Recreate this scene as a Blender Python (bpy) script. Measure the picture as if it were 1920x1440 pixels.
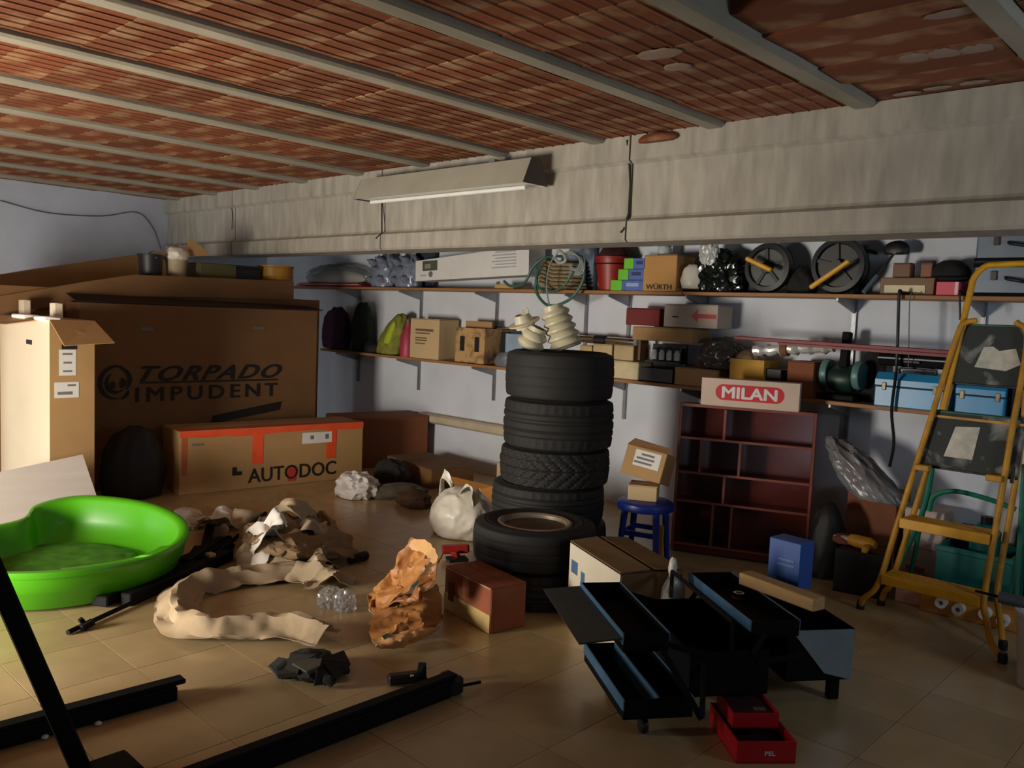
import bpy, bmesh, math, random
from math import sin, cos, pi, radians
from mathutils import Vector, Matrix, noise as MN

random.seed(7)
for o in list(bpy.data.objects):
    bpy.data.objects.remove(o)
SC = bpy.context.scene
COL = SC.collection

# ------------------------------------------------------------------ camera, light, exposure
CAMH, FPX = 1.45, 1588.2
YAW, PITCH, ROLL = radians(43.364), radians(4.734), radians(2.438)
fw = Vector((-sin(YAW) * cos(PITCH), cos(YAW) * cos(PITCH), -sin(PITCH)))
rt = Vector((cos(YAW), sin(YAW), 0))
up = rt.cross(fw)
rt2 = rt * cos(ROLL) + up * sin(ROLL)
up2 = up * cos(ROLL) - rt * sin(ROLL)
CAM = Vector((0, 0, CAMH))
cd = bpy.data.cameras.new('camera')
cd.sensor_width = 36.0
cd.lens = 36.0 * FPX / 1920.0
cd.clip_start = 0.02
cam = bpy.data.objects.new('camera', cd)
COL.objects.link(cam)
cam.matrix_world = Matrix(((rt2.x, up2.x, -fw.x, 0), (rt2.y, up2.y, -fw.y, 0), (rt2.z, up2.z, -fw.z, CAMH), (0, 0, 0, 1)))
SC.camera = cam

W = bpy.data.worlds.new('world')
SC.world = W
W.use_nodes = True
W.node_tree.nodes['Background'].inputs[0].default_value = (0.55, 0.65, 0.8, 1)
W.node_tree.nodes['Background'].inputs[1].default_value = 0.12


def area(name, loc, target, sx, sy, power, col):
    l = bpy.data.lights.new(name, 'AREA')
    l.shape = 'RECTANGLE'
    l.size, l.size_y = sx, sy
    l.energy = power
    l.color = col
    o = bpy.data.objects.new(name, l)
    COL.objects.link(o)
    o.location = loc
    o.rotation_euler = (Vector(target) - Vector(loc)).to_track_quat('-Z', 'Z').to_euler()
    return o


# daylight entering by the two open doorways in the wall behind the camera
area('doorway_daylight_middle', (-4.2, -1.18, .62), (-4.0, 4, .5), .9, 1.0, 235, (1.0, 0.91, 0.79))
area('doorway_daylight_left', (-8.0, -1.22, .6), (-6.6, 5, 1.4), 1.2, 1.0, 42, (0.90, 0.95, 1.0))
area('doorway_daylight_right', (.38, -1.22, .6), (-1.6, 5, .9), .6, 1.0, 5, (0.80, 0.88, 1.0))
area('side_doorway_daylight', (1.3, 3.35, 1.55), (-.6, 4.0, 2.4), .7, .7, 20, (0.74, 0.86, 1.0))

SC.view_settings.view_transform = 'Standard'
SC.view_settings.look = 'None'
SC.view_settings.gamma = 1
SC.view_settings.use_curve_mapping = False
SC.view_settings.exposure = -0.15


# ------------------------------------------------------------------ layout helpers: a pixel of the photo to a point of the room
def ray(px, py):
    return rt2 * ((px - 960) / FPX) + up2 * ((720 - py) / FPX) + fw


def G(px, py, z=0.0):
    d = ray(px, py)
    return CAM + d * ((z - CAMH) / d.z)


def V(px, py, Y):
    d = ray(px, py)
    return CAM + d * (Y / d.y)


def K(px, py, X):
    d = ray(px, py)
    return CAM + d * (X / d.x)


def depth(p):
    return (Vector(p) - CAM).dot(fw)


# ------------------------------------------------------------------ materials
def lin(c):
    if isinstance(c, str):
        c = c.lstrip('#')
        c = [int(c[i:i + 2], 16) / 255 for i in (0, 2, 4)]
    return tuple(x / 12.92 if x <= 0.04045 else ((x + 0.055) / 1.055) ** 2.4 for x in c) + (1,)


MATS = {}


def mat(name, col, rough=0.6, metal=0.0, var=0.15, scale=6.0, bump=0.0, bscale=40.0, col2=None, thr=0.5, island=0.0,
        alpha=1.0, trans=0.0, stretch=None, spec=0.5, sheen=0, warp=0.0):
    if name in MATS:
        return MATS[name]
    m = bpy.data.materials.new(name)
    m.use_nodes = True
    nt = m.node_tree
    N, L = nt.nodes, nt.links
    b = N['Principled BSDF']
    tc = N.new('ShaderNodeTexCoord')
    co = tc.outputs['Object']
    if stretch:
        mp = N.new('ShaderNodeMapping')
        mp.inputs['Scale'].default_value = stretch
        L.new(co, mp.inputs[0])
        co = mp.outputs[0]
    nz = N.new('ShaderNodeTexNoise')
    nz.inputs['Scale'].default_value = scale
    nz.inputs['Detail'].default_value = 5
    nz.inputs['Distortion'].default_value = warp
    L.new(co, nz.inputs['Vector'])
    base = lin(col)
    r = N.new('ShaderNodeValToRGB')
    e = r.color_ramp.elements
    if col2:
        e[0].position, e[1].position = max(0, thr - 0.12), min(1, thr + 0.12)
        e[0].color, e[1].color = base, lin(col2)
    else:
        e[0].position, e[1].position = 0.3, 0.7
        e[0].color = tuple(x * (1 - var) for x in base[:3]) + (1,)
        e[1].color = tuple(min(1, x * (1 + var)) for x in base[:3]) + (1,)
    L.new(nz.outputs['Fac'], r.inputs[0])
    out = r.outputs[0]
    if island:
        oi = N.new('ShaderNodeObjectInfo')
        gi = N.new('ShaderNodeNewGeometry')
        ad = N.new('ShaderNodeMath')
        ad.operation = 'ADD'
        L.new(oi.outputs['Random'], ad.inputs[0])
        L.new(gi.outputs['Random Per Island'], ad.inputs[1])
        fr = N.new('ShaderNodeMath')
        fr.operation = 'FRACT'
        L.new(ad.outputs[0], fr.inputs[0])
        mr = N.new('ShaderNodeMapRange')
        mr.inputs['To Min'].default_value = 1 - island
        mr.inputs['To Max'].default_value = 1 + island
        L.new(fr.outputs[0], mr.inputs['Value'])
        hs = N.new('ShaderNodeHueSaturation')
        L.new(out, hs.inputs['Color'])
        L.new(mr.outputs[0], hs.inputs['Value'])
        out = hs.outputs[0]
    L.new(out, b.inputs['Base Color'])
    b.inputs['Roughness'].default_value = rough
    b.inputs['Metallic'].default_value = metal
    b.inputs['Specular IOR Level'].default_value = spec
    b.inputs['Transmission Weight'].default_value = trans
    b.inputs['Alpha'].default_value = alpha
    if bump:
        n2 = N.new('ShaderNodeTexNoise')
        n2.inputs['Scale'].default_value = bscale
        n2.inputs['Detail'].default_value = 4
        L.new(co, n2.inputs['Vector'])
        bp = N.new('ShaderNodeBump')
        bp.inputs['Strength'].default_value = bump
        bp.inputs['Distance'].default_value = 0.01
        L.new(n2.outputs['Fac'], bp.inputs['Height'])
        L.new(bp.outputs[0], b.inputs['Normal'])
    MATS[name] = m
    return m


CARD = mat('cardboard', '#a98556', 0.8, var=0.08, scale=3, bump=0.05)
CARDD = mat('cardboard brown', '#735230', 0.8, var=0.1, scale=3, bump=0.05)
CARDR = mat('cardboard reddish', '#7f4a2b', 0.8, var=0.12, scale=3)
CARDL = mat('cardboard pale', '#c3a87e', 0.8, var=0.06, scale=3)
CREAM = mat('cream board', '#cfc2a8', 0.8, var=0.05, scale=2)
FOAM = mat('white foam', '#efeee8', 0.8, var=0.03)
WHITE = mat('white paper', '#d8d6d2', 0.7, var=0.05)
INK = mat('black ink', '#14120f', 0.7, var=0.1)
INKB = mat('blue black ink', '#1a1f26', 0.7, var=0.1)
GREYINK = mat('grey ink', '#6d6c6a', 0.7)
ORANGE = mat('orange tape', '#e2522a', 0.45, var=0.12, scale=9)
RED = mat('red plastic', '#b3131f', 0.4, var=0.1)
REDD = mat('dark red cardboard', '#6d1512', 0.7, var=0.15)
RUBBER = mat('tyre rubber', '#1b1a18', 0.75, var=0.25, scale=8, bump=0.1, bscale=60)
STEEL = mat('dull steel', '#a1927a', 0.45, metal=0.25, var=0.2, col2='#5c4a38', thr=0.62)
CHROME = mat('chrome', '#d8d8d4', 0.15, metal=1.0, var=0.05)
BLACK = mat('black plastic', '#121214', 0.5, var=0.2)
BLACKM = mat('black metal', '#08080a', 0.7, var=0.2, spec=0.2)
DARKC = mat('dark cloth', '#1d1d1b', 0.9, var=0.3, scale=12)
GREYC = mat('grey rag', '#5d5548', 0.9, var=0.3, scale=12)
CLOTH = mat('cream cloth', '#a39277', 0.85, var=0.15, scale=7)
RAG = mat('white rag', '#d6d0c8', 0.85, var=0.05)
KRAFT = mat('gold kraft paper', '#ad763f', 0.55, var=0.2, scale=8)
BAGW = mat('white plastic bag', '#d8d3c4', 0.4, var=0.06, scale=5)
CLEAR = mat('clear plastic film', '#c9ccd0', 0.15, var=0.1, trans=0.75, alpha=0.55)
CLEARB = mat('bluish clear plastic', '#9aa4b8', 0.25, var=0.25, scale=25, trans=0.4)
GREEN = mat('green plastic', '#4ca314', 0.35, var=0.06, scale=3)
YEL = mat('yellow paint', '#d79d1c', 0.42, var=0.12, scale=14)
YELD = mat('worn yellow paint', '#c18a1d', 0.5, var=0.3, scale=10)
GRN = mat('green paint', '#0f5a40', 0.45, var=0.2, scale=12)
TEAL = mat('teal plastic', '#17736a', 0.45, var=0.15)
BLUE = mat('blue plastic', '#142f86', 0.4, var=0.1)
BLUEM = mat('sky blue painted metal', '#2e8fc4', 0.35, var=0.08)
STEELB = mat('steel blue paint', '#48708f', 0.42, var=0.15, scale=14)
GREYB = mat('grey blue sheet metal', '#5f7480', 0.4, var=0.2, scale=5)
DARKB = mat('dark blue paint and shade', '#08090c', 0.75, var=0.2, spec=0.15)  # near black also carries the shade of the toolbox ends and insides
BOOK = mat('royal blue cover', '#2456a8', 0.4, var=0.08)
WOOD = mat('raw pine', '#b8935c', 0.6, var=0.15, scale=5, stretch=(1, 12, 12))
SHELFW = mat('shelf board', '#9a6b3e', 0.6, var=0.15, scale=4, stretch=(1, 10, 10))
MAHOG = mat('mahogany laminate', '#57231b', 0.2, var=0.12, scale=5, stretch=(1, 8, 8), spec=0.6)
CONC = mat('concrete', '#a09b8f', 0.85, var=0.2, scale=5, bump=0.25, bscale=28, stretch=(3, 3, 0.6))
JOIST = mat('joist concrete', '#969080', 0.85, var=0.16, scale=9, bump=0.3, bscale=40, stretch=(1, 0.25, 1))
CLAY = mat('clay block', '#763f22', 0.8, var=0.16, scale=4, bump=0.15, bscale=40, col2='#a88a66', thr=0.62, island=0.22)
TILE = mat('floor tile', '#b59e74', 0.27, var=0.12, scale=3.5, bump=0.04, bscale=20, island=0.08, warp=0.6)
GROUT = mat('grout', '#5e4a32', 0.9, var=0.15)
PLAST = mat('white wash plaster', '#cdd3dc', 0.9, var=0.07, scale=3, bump=0.15, bscale=18)
PLASTB = mat('bluish plaster', '#c2cad9', 0.9, var=0.07, scale=3, bump=0.2, bscale=18)
MASTIC = mat('galvanised metal', '#8d9094', 0.4, metal=0.6, var=0.15)
OCHRE = mat('ochre plastic', '#a9781d', 0.45, var=0.2)
OLIVE = mat('olive cloth', '#787a2a', 0.8, var=0.3, scale=16)
LIME = mat('lime carton', '#6cc02a', 0.5, var=0.08)
SKYC = mat('blue carton', '#4a63a8', 0.5, var=0.2, scale=20)
PINK = mat('pink carton', '#d94f64', 0.5, var=0.06)
FOIL = mat('foil', '#d2d3cf', 0.3, metal=0.35, var=0.15, scale=14)
BFOIL = mat('black foil bag', '#141a15', 0.18, var=0.2)
SKIN = mat('ivory plastic', '#c9c2a6', 0.4, var=0.1)
HOSE = mat('green rubber hose', '#2f6152', 0.5, var=0.15)
ROPE = mat('tan rope', '#8c7a58', 0.8, var=0.25, scale=30)
SPLAT = mat('paint splattered tread', '#2f3432', 0.7, scale=7, col2='#b9bdb8', thr=0.66, warp=0.8)
GLASSJ = mat('pale jar', '#b5bcbc', 0.3, var=0.1)
REFL = mat('enamel reflector', '#a39f90', 0.5, var=0.08)
REFLW = mat('white enamel', '#e4e4de', 0.4, var=0.04)
VIOLET = mat('violet cloth', '#3d1a3a', 0.8, var=0.3)


# ------------------------------------------------------------------ mesh building
class MB:
    def __init__(self):
        self.v, self.f = [], []

    def add(self, vs, fs, M=None):
        n = len(self.v)
        self.v += [(M @ Vector(p)) if M else Vector(p) for p in vs]
        self.f += [tuple(i + n for i in f) for f in fs]
        return self

    def box(self, c, s, M=None, bev=0.0):
        x, y, z = s[0] / 2, s[1] / 2, s[2] / 2
        T = Matrix.Translation(c)
        if M:
            T = T @ M
        if bev <= 0:
            vs = [(i * x, j * y, k * z) for i in (-1, 1) for j in (-1, 1) for k in (-1, 1)]
            fs = [(0, 1, 3, 2), (4, 6, 7, 5), (0, 4, 5, 1), (2, 3, 7, 6), (0, 2, 6, 4), (1, 5, 7, 3)]
            return self.add(vs, fs, T)
        b = min(bev, x * .9, y * .9, z * .9)
        vs, idx = [], {}
        for i in (-1, 1):
            for j in (-1, 1):
                for k in (-1, 1):
                    for ax in range(3):
                        p = [i * (x - b), j * (y - b), k * (z - b)]
                        p[ax] = (i * x, j * y, k * z)[ax]
                        idx[(i, j, k, ax)] = len(vs)
                        vs.append(p)
        fs = []
        for ax in range(3):
            for s_ in (-1, 1):
                q = []
                for (a, b_) in ((-1, -1), (1, -1), (1, 1), (-1, 1)):
                    t = [0, 0, 0]
                    t[ax] = s_
                    t[(ax + 1) % 3] = a
                    t[(ax + 2) % 3] = b_
                    q.append(idx[(t[0], t[1], t[2], ax)])
                fs.append(tuple(q))
        for ax in range(3):
            u, w = (ax + 1) % 3, (ax + 2) % 3
            for a in (-1, 1):
                for b_ in (-1, 1):
                    t1 = [0, 0, 0]
                    t2 = [0, 0, 0]
                    t1[ax], t2[ax] = -1, 1
                    t1[u] = t2[u] = a
                    t1[w] = t2[w] = b_
                    fs.append((idx[(*t1, u)], idx[(*t2, u)], idx[(*t2, w)], idx[(*t1, w)]))
        for i in (-1, 1):
            for j in (-1, 1):
                for k in (-1, 1):
                    fs.append((idx[(i, j, k, 0)], idx[(i, j, k, 1)], idx[(i, j, k, 2)]))
        return self.add(vs, fs, T)

    def bar(self, p, q, w, h, upv=(0, 0, 1), bev=0.0):
        p, q = Vector(p), Vector(q)
        d = (q - p)
        l = d.length
        d.normalize()
        u = Vector(upv)
        s = d.cross(u)
        if s.length < 1e-4:
            s = d.cross(Vector((1, 0, 0)))
        s.normalize()
        u = s.cross(d)
        M = Matrix((d, s, u)).transposed().to_4x4()
        return self.box((p + q) / 2, (l, w, h), M, bev)

    def tube(self, pts, r, n=8, closed=False):
        pts = [Vector(p) for p in pts]
        m = len(pts)
        rr = r if isinstance(r, (list, tuple)) else [r] * m
        tang = []
        for i in range(m):
            a = pts[(i - 1) % m] if (closed or i > 0) else pts[i]
            b = pts[(i + 1) % m] if (closed or i < m - 1) else pts[i]
            tang.append((b - a).normalized())
        t = tang[0]
        nv = t.orthogonal().normalized()
        vs, fs = [], []
        for i in range(m):
            if i:
                nv = (nv - tang[i] * nv.dot(tang[i]))
                if nv.length < 1e-5:
                    nv = tang[i].orthogonal()
                nv.normalize()
            bn = tang[i].cross(nv)
            for k in range(n):
                a = 2 * pi * k / n
                vs.append(pts[i] + (nv * cos(a) + bn * sin(a)) * rr[i])
        for i in range(m if closed else m - 1):
            j = (i + 1) % m
            for k in range(n):
                k2 = (k + 1) % n
                fs.append((i * n + k, i * n + k2, j * n + k2, j * n + k))
        if not closed:
            fs.append(tuple(range(n - 1, -1, -1)))
            fs.append(tuple((m - 1) * n + k for k in range(n)))
        return self.add(vs, fs)

    def lathe(self, prof, n=24, M=None, closed=False):
        vs, fs = [], []
        m = len(prof)
        for r, z in prof:
            for k in range(n):
                a = 2 * pi * k / n
                vs.append((r * cos(a), r * sin(a), z))
        for i in range(m if closed else m - 1):
            j = (i + 1) % m
            for k in range(n):
                k2 = (k + 1) % n
                fs.append((i * n + k, i * n + k2, j * n + k2, j * n + k))
        if not closed:
            if prof[0][0] > 1e-5:
                fs.append(tuple(range(n)))
            if prof[-1][0] > 1e-5:
                fs.append(tuple((m - 1) * n + k for k in range(n)))
        return self.add(vs, fs, M)

    def prism(self, poly, h, M=None):
        n = len(poly)
        vs = [(p[0], p[1], 0) for p in poly] + [(p[0], p[1], h) for p in poly]
        fs = [tuple(range(n - 1, -1, -1)), tuple(range(n, 2 * n))]
        fs += [(i, (i + 1) % n, n + (i + 1) % n, n + i) for i in range(n)]
        return self.add(vs, fs, M)

    def slab(self, pts, th):
        """a thin solid plate through world points (planar), thickened along its normal"""
        pts = [Vector(p) for p in pts]
        nn = (pts[1] - pts[0]).cross(pts[2] - pts[0]).normalized() * th
        n = len(pts)
        fs = [tuple(range(n - 1, -1, -1)), tuple(range(n, 2 * n))]
        fs += [(i, (i + 1) % n, n + (i + 1) % n, n + i) for i in range(n)]
        return self.add(pts + [p + nn for p in pts], fs)

    def grid(self, fn, nu, nv, wrap=False):
        vs = [fn(i / (nu if wrap else nu - 1), j / (nv - 1)) for i in range(nu) for j in range(nv)]
        fs = []
        for i in range(nu if wrap else nu - 1):
            for j in range(nv - 1):
                a, b = i * nv + j, ((i + 1) % nu) * nv + j
                fs.append((a, b, b + 1, a + 1))
        return self.add(vs, fs)

    def mesh(self, name, smooth=40, merge=True, solid=0):
        bm = bmesh.new()
        vv = [bm.verts.new(p) for p in self.v]
        for f in self.f:
            try:
                bm.faces.new([vv[i] for i in f])
            except ValueError:
                pass
        if merge:
            bmesh.ops.remove_doubles(bm, verts=bm.verts, dist=1e-5)
        bmesh.ops.recalc_face_normals(bm, faces=bm.faces)
        if solid:
            bm.normal_update()
            fl = list(bm.faces)
            edges = [e for e in bm.edges if len(e.link_faces) == 1]
            twin = {v: bm.verts.new(v.co - v.normal * solid) for v in list(bm.verts)}
            for f in fl:
                bm.faces.new([twin[v] for v in reversed(f.verts)])
            for e in edges:
                a, b = e.verts
                bm.faces.new((a, b, twin[b], twin[a]))
            bmesh.ops.recalc_face_normals(bm, faces=bm.faces)
        me = bpy.data.meshes.new(name)
        bm.to_mesh(me)
        bm.free()
        if smooth:
            me.shade_smooth()
            me.set_sharp_from_angle(angle=radians(smooth))
        return me

    def build(self, name, m, parent=None, smooth=40, solid=0, label=None, origin=None):
        if origin is not None:
            o_ = Vector(origin)
            self.v = [Vector(p) - o_ for p in self.v]
        me = self.mesh(name, smooth, solid=solid)
        me.materials.append(m)
        o = bpy.data.objects.new(name, me)
        COL.objects.link(o)
        if origin is not None:
            o.location = origin
        if parent:
            o.parent = parent
        if label:
            o['label'] = label
        return o


def tag(o, label, cat, group=None, kind=None):
    o['label'] = label
    if cat:
        o['category'] = cat
    if group:
        o['group'] = group
    if kind:
        o['kind'] = kind
    return o


def thing(name, label, cat, loc=(0, 0, 0), rz=0.0, group=None, rot=None):
    o = bpy.data.objects.new(name, None)
    o.empty_display_size = 0.05
    COL.objects.link(o)
    o.location = loc
    o.rotation_euler = rot if rot else (0, 0, rz)
    return tag(o, label, cat, group)


def copy_tree(o, parent=None):
    c = o.copy()
    COL.objects.link(c)
    if parent:
        c.parent = parent
    for ch in list(o.children):
        copy_tree(ch, c)
    return c


def RX(a):
    return Matrix.Rotation(radians(a), 4, 'X')


def RY(a):
    return Matrix.Rotation(radians(a), 4, 'Y')


def RZ(a):
    return Matrix.Rotation(radians(a), 4, 'Z')


def TR(x, y, z):
    return Matrix.Translation((x, y, z))


def text_mesh(s, w, h, shear=0.0, bold=0.0, th=0.0012, space=1.0):
    cu = bpy.data.curves.new('lettering', 'FONT')
    cu.body = s
    cu.shear = shear
    cu.offset = 0
    cu.extrude = 0.05
    cu.resolution_u = 3
    cu.space_character = space
    o = bpy.data.objects.new('lettering', cu)
    COL.objects.link(o)
    bpy.context.view_layer.update()
    me = bpy.data.meshes.new_from_object(o.evaluated_get(bpy.context.evaluated_depsgraph_get()))
    bpy.data.objects.remove(o)
    tb = bmesh.new()
    tb.from_mesh(me)
    bmesh.ops.remove_doubles(tb, verts=tb.verts, dist=1e-5)
    bmesh.ops.triangulate(tb, faces=tb.faces, ngon_method='EAR_CLIP')
    if bold:
        # heavier strokes: the same outline again, shifted a little to each side
        base_ = list(tb.verts) + list(tb.edges) + list(tb.faces)
        for dx_, dy_ in ((bold, 0), (-bold, 0), (0, bold * .7), (0, -bold * .7)):
            r_ = bmesh.ops.duplicate(tb, geom=base_)
            for v in r_['geom']:
                if isinstance(v, bmesh.types.BMVert):
                    v.co.x += dx_
                    v.co.y += dy_
    tb.to_mesh(me)
    tb.free()
    xs = [v.co.x for v in me.vertices]
    ys = [v.co.y for v in me.vertices]
    x0, x1, y0, y1 = min(xs), max(xs), min(ys), max(ys)
    nb_ = len(me.vertices) // 5 if bold else len(me.vertices)
    for v in me.vertices:
        v.co.x = ((v.co.x - x0) / (x1 - x0) - .5) * w
        v.co.y = ((v.co.y - y0) / (y1 - y0) - .5) * h
        v.co.z = (th + .00025 * (v.index // nb_)) if v.co.z > 0 else 0
    return me


def lettering(s, w, h, m, parent, M, shear=0.0, bold=0.0, name='lettering', space=1.0):
    """flat print; M places the text plane (x right, y up, z out) in the parent's frame"""
    me = text_mesh(s, w, h, shear, bold, space=space)
    me.materials.append(m)
    o = bpy.data.objects.new(name, me)
    COL.objects.link(o)
    o.parent = parent
    o.matrix_local = M
    return o


FRONT = RX(90)                       # text on a face looking to -Y


def catmull(pts, n, closed=False):
    pts = [Vector(p) for p in pts]
    m = len(pts)
    out = []
    segs = m if closed else m - 1
    for i in range(segs):
        p0 = pts[(i - 1) % m] if (closed or i > 0) else pts[0] * 2 - pts[1]
        p1, p2 = pts[i], pts[(i + 1) % m]
        p3 = pts[(i + 2) % m] if (closed or i + 2 < m) else pts[-1] * 2 - pts[-2]
        for k in range(n):
            t = k / n
            out.append(0.5 * ((2 * p1) + (p2 - p0) * t + (2 * p0 - 5 * p1 + 4 * p2 - p3) * t * t + (3 * p1 - p0 - 3 * p2 + p3) * t ** 3))
    if not closed:
        out.append(pts[-1].copy())
    return out


def ridged(p, oct=3):
    a, f, s = 1.0, 1.0, 0.0
    for _ in range(oct):
        s += a * (1 - 2 * abs(MN.noise(p * f)))
        a *= .5
        f *= 2.1
    return s * .55


def crumple(name, rx, ry, rz, m, parent=None, seed=0, amp=.25, freq=3.0, sub=4, loc=(0, 0, 0), flat=True, fn=None, smooth=60):
    """a crumpled lump (bag, rag, wad) resting on z = 0"""
    bm = bmesh.new()
    bmesh.ops.create_icosphere(bm, subdivisions=sub, radius=1)
    off = Vector((seed * 7.13, seed * 3.7, seed * 1.9))
    for v in bm.verts:
        d = v.co.normalized()
        k = 1 + amp * ridged(d * freq * .5 + off)
        p = Vector((d.x * rx * k, d.y * ry * k, d.z * rz * k))
        if fn:
            p = fn(p)
        if flat:
            lim = -rz * .55
            if p.z < lim:
                p.z = lim + (p.z - lim) * .06
        v.co = p
    z0 = min(v.co.z for v in bm.verts)
    for v in bm.verts:
        v.co.z -= z0
        v.co += Vector(loc)
    me = bpy.data.meshes.new(name)
    bm.to_mesh(me)
    bm.free()
    if smooth:
        me.shade_smooth()
        me.set_sharp_from_angle(angle=radians(smooth))
    me.materials.append(m)
    o = bpy.data.objects.new(name, me)
    COL.objects.link(o)
    if parent:
        o.parent = parent
    return o


def patch(name, ctrl, m, parent=None, nu=28, nv=28, amp=.02, freq=8, seed=0, th=.002, floor=True, smooth=25):
    """a sheet through a net of control points, creased by ridged noise"""
    rows = [catmull(r, 10) for r in ctrl]
    cols = len(rows[0])
    off = Vector((seed * 5.1, seed * 2.3, seed * 9.7))

    colsplines = [catmull([r[j] for r in rows], 10) for j in range(cols)]
    nr = len(colsplines[0])

    def fn(u, v):
        i, j = u * (nr - 1), v * (cols - 1)
        i0, j0 = min(int(i), nr - 2), min(int(j), cols - 2)
        a, b = i - i0, j - j0
        p = (colsplines[j0][i0] * (1 - a) + colsplines[j0][i0 + 1] * a) * (1 - b) + (colsplines[j0 + 1][i0] * (1 - a) + colsplines[j0 + 1][i0 + 1] * a) * b
        q = p * freq + off
        p = p + Vector((ridged(q) - .3, ridged(q + Vector((31, 7, 3))) - .3, ridged(q + Vector((5, 17, 41))) - .1)) * amp
        if floor and p.z < .003:
            p.z = .003 + .0005 * MN.noise(q)
        return p
    return MB().grid(fn, nu, nv).build(name, m, parent, smooth=smooth, solid=th)


def rib(name, path, width, m, parent=None, seed=0, amp=.02, h=.05, n=10, nv=14, th=.002, prof=None):
    """a crumpled band of cloth or paper lying along a path, its edges folded up"""
    pts = catmull(path, n)
    m_ = len(pts)
    off = Vector((seed * 4.7, seed * 8.1, seed * 2.2))

    def fn(u, v):
        i = u * (m_ - 1)
        i0 = min(int(i), m_ - 2)
        a = i - i0
        p = pts[i0] * (1 - a) + pts[i0 + 1] * a
        d = pts[min(i0 + 2, m_ - 1)] - pts[max(i0 - 1, 0)]
        d.z = 0
        d.normalize()
        s = Vector((-d.y, d.x, 0))
        w = width * (1 + .25 * MN.noise(Vector((u * 6, seed, 0))))
        t = v * 2 - 1
        q = p + s * (t * w * .5)
        fold = h * (0.45 + .55 * cos(t * 3.3 + 1.5 * MN.noise(Vector((u * 5, seed + 3, 0))))) * (.6 + .6 * abs(MN.noise(Vector((u * 7, seed + 9, 2)))))
        q = q + Vector((0, 0, max(0, fold)))
        k = Vector((u * m_ * .07, v * 3.2, 0)) + off
        q = q + Vector((ridged(k * 1.1, 2) - .3, ridged(k * 1.1 + Vector((9, 9, 9)), 2) - .3, ridged(k + Vector((3, 8, 1)), 2))) * amp
        q.z = max(q.z, .004 + .004 * v)
        return q
    return MB().grid(fn, max(20, m_), nv).build(name, m, parent, smooth=30, solid=th)


# ================================================================== THE SETTING
XL, XR, YF, YB = -9.15, 1.35, -1.3, 5.35
ZC, ZJ = 2.512, 2.49
YBEAM = 4.1


def struct(name, mb, m, label, parent=None, smooth=0):
    o = mb.build(name, m, parent, smooth=smooth)
    if not parent:
        tag(o, label, None, kind='structure')
    return o


floor = struct('floor', MB().box(((XL + XR) / 2, (YF + YB) / 2, -.06), (XR - XL + .4, YB - YF + .4, .1)), GROUT, 'glossy ochre ceramic tile floor of the garage')
T = 0.3725
tiles = []
i0 = int((XL + 1.755) / T) - 1
for i in range(i0, int((XR + 1.755) / T) + 1):
    for j in range(int((YF - 1.36) / T) - 1, int((YB - 1.36) / T) + 1):
        x0, y0 = -1.755 + i * T, 1.36 + j * T
        x1, y1 = min(x0 + T, XR), min(y0 + T, YB)
        x0, y0 = max(x0, XL), max(y0, YF)
        if x1 - x0 < .02 or y1 - y0 < .02:
            continue
        cx, cy = (x0 + x1) / 2, (y0 + y1) / 2
        d = depth((cx, cy, 0))
        vis = False
        if d > .6:
            q = Vector((cx, cy, 0)) - CAM
            px, py = 960 + FPX * q.dot(rt2) / d, 720 - FPX * q.dot(up2) / d
            vis = -150 < px < 2070 and py < 1600
        full = abs(x1 - x0 - T) < 1e-4 and abs(y1 - y0 - T) < 1e-4
        tiles.append((0 if (vis and full) else 1, d, x0, y0, x1, y1))
tiles.sort()
tmb = MB().box((0, 0, -.006), (T - .002, T - .002, .012), bev=.0006)
tme = tmb.mesh('tile', 0)
tme.materials.append(TILE)
rest = MB()
for n, (fl, d, x0, y0, x1, y1) in enumerate(tiles):
    if fl == 0 and n < 290:
        o = bpy.data.objects.new('tile', tme)
        COL.objects.link(o)
        o.parent = floor
        o.location = ((x0 + x1) / 2, (y0 + y1) / 2, 0.0006 * MN.noise(Vector((x0 * 3, y0 * 3, 0))))
    else:
        rest.box(((x0 + x1) / 2, (y0 + y1) / 2, -.006), (x1 - x0 - .002, y1 - y0 - .002, .012), bev=.0006)
o = rest.build('distant_tile', TILE, floor, smooth=0)
o['kind'] = 'stuff'

struct('wall_left', MB().box((XL - .1, (YF + YB) / 2, 1.4), (.2, YB - YF + .4, 2.8)), PLASTB, 'bluish white plastered side wall at the far left')
struct('wall_back', MB().box(((XL + XR) / 2, YB + .1, 1.4), (XR - XL, .2, 2.8)), PLAST, 'whitewashed wall carrying the shelves')
struct('wall_right', MB().box((XR + .1, (YF + 1.6) / 2, 1.4), (.2, 1.6 - YF, 2.8)).box((XR + .1, (3.6 + YB) / 2, 1.4), (.2, YB - 3.6, 2.8)).box((XR + .1, 2.6, 2.48), (.2, 2.0, .64)), mat('darkened plaster', '#5c564e', .9, var=.15, scale=3), 'plain plaster wall with a doorway outside the frame on the right')  # out of view, darkened to cut bounced light
wf = MB()
for x0, x1, z0, z1 in ((XL, -8.65, 0, 2.8), (-8.65, -7.35, 2.15, 2.8), (-7.35, -4.95, 0, 2.8), (-4.95, -3.5, 2.15, 2.8), (-3.5, .0, 0, 2.8), (.0, XR, 2.15, 2.8)):
    wf.box(((x0 + x1) / 2, YF - .1, (z0 + z1) / 2), (x1 - x0, .2, z1 - z0))
wf.box((-3.45, -.675, 1.4), (.15, 1.25, 2.8))  # unseen stub added to keep the middle doorway light off the right floor
DARKPL = mat('darkened plaster', '#5c564e', .9, var=.15, scale=3)  # dark tone of the unseen walls keeps bounced fill light low
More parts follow.
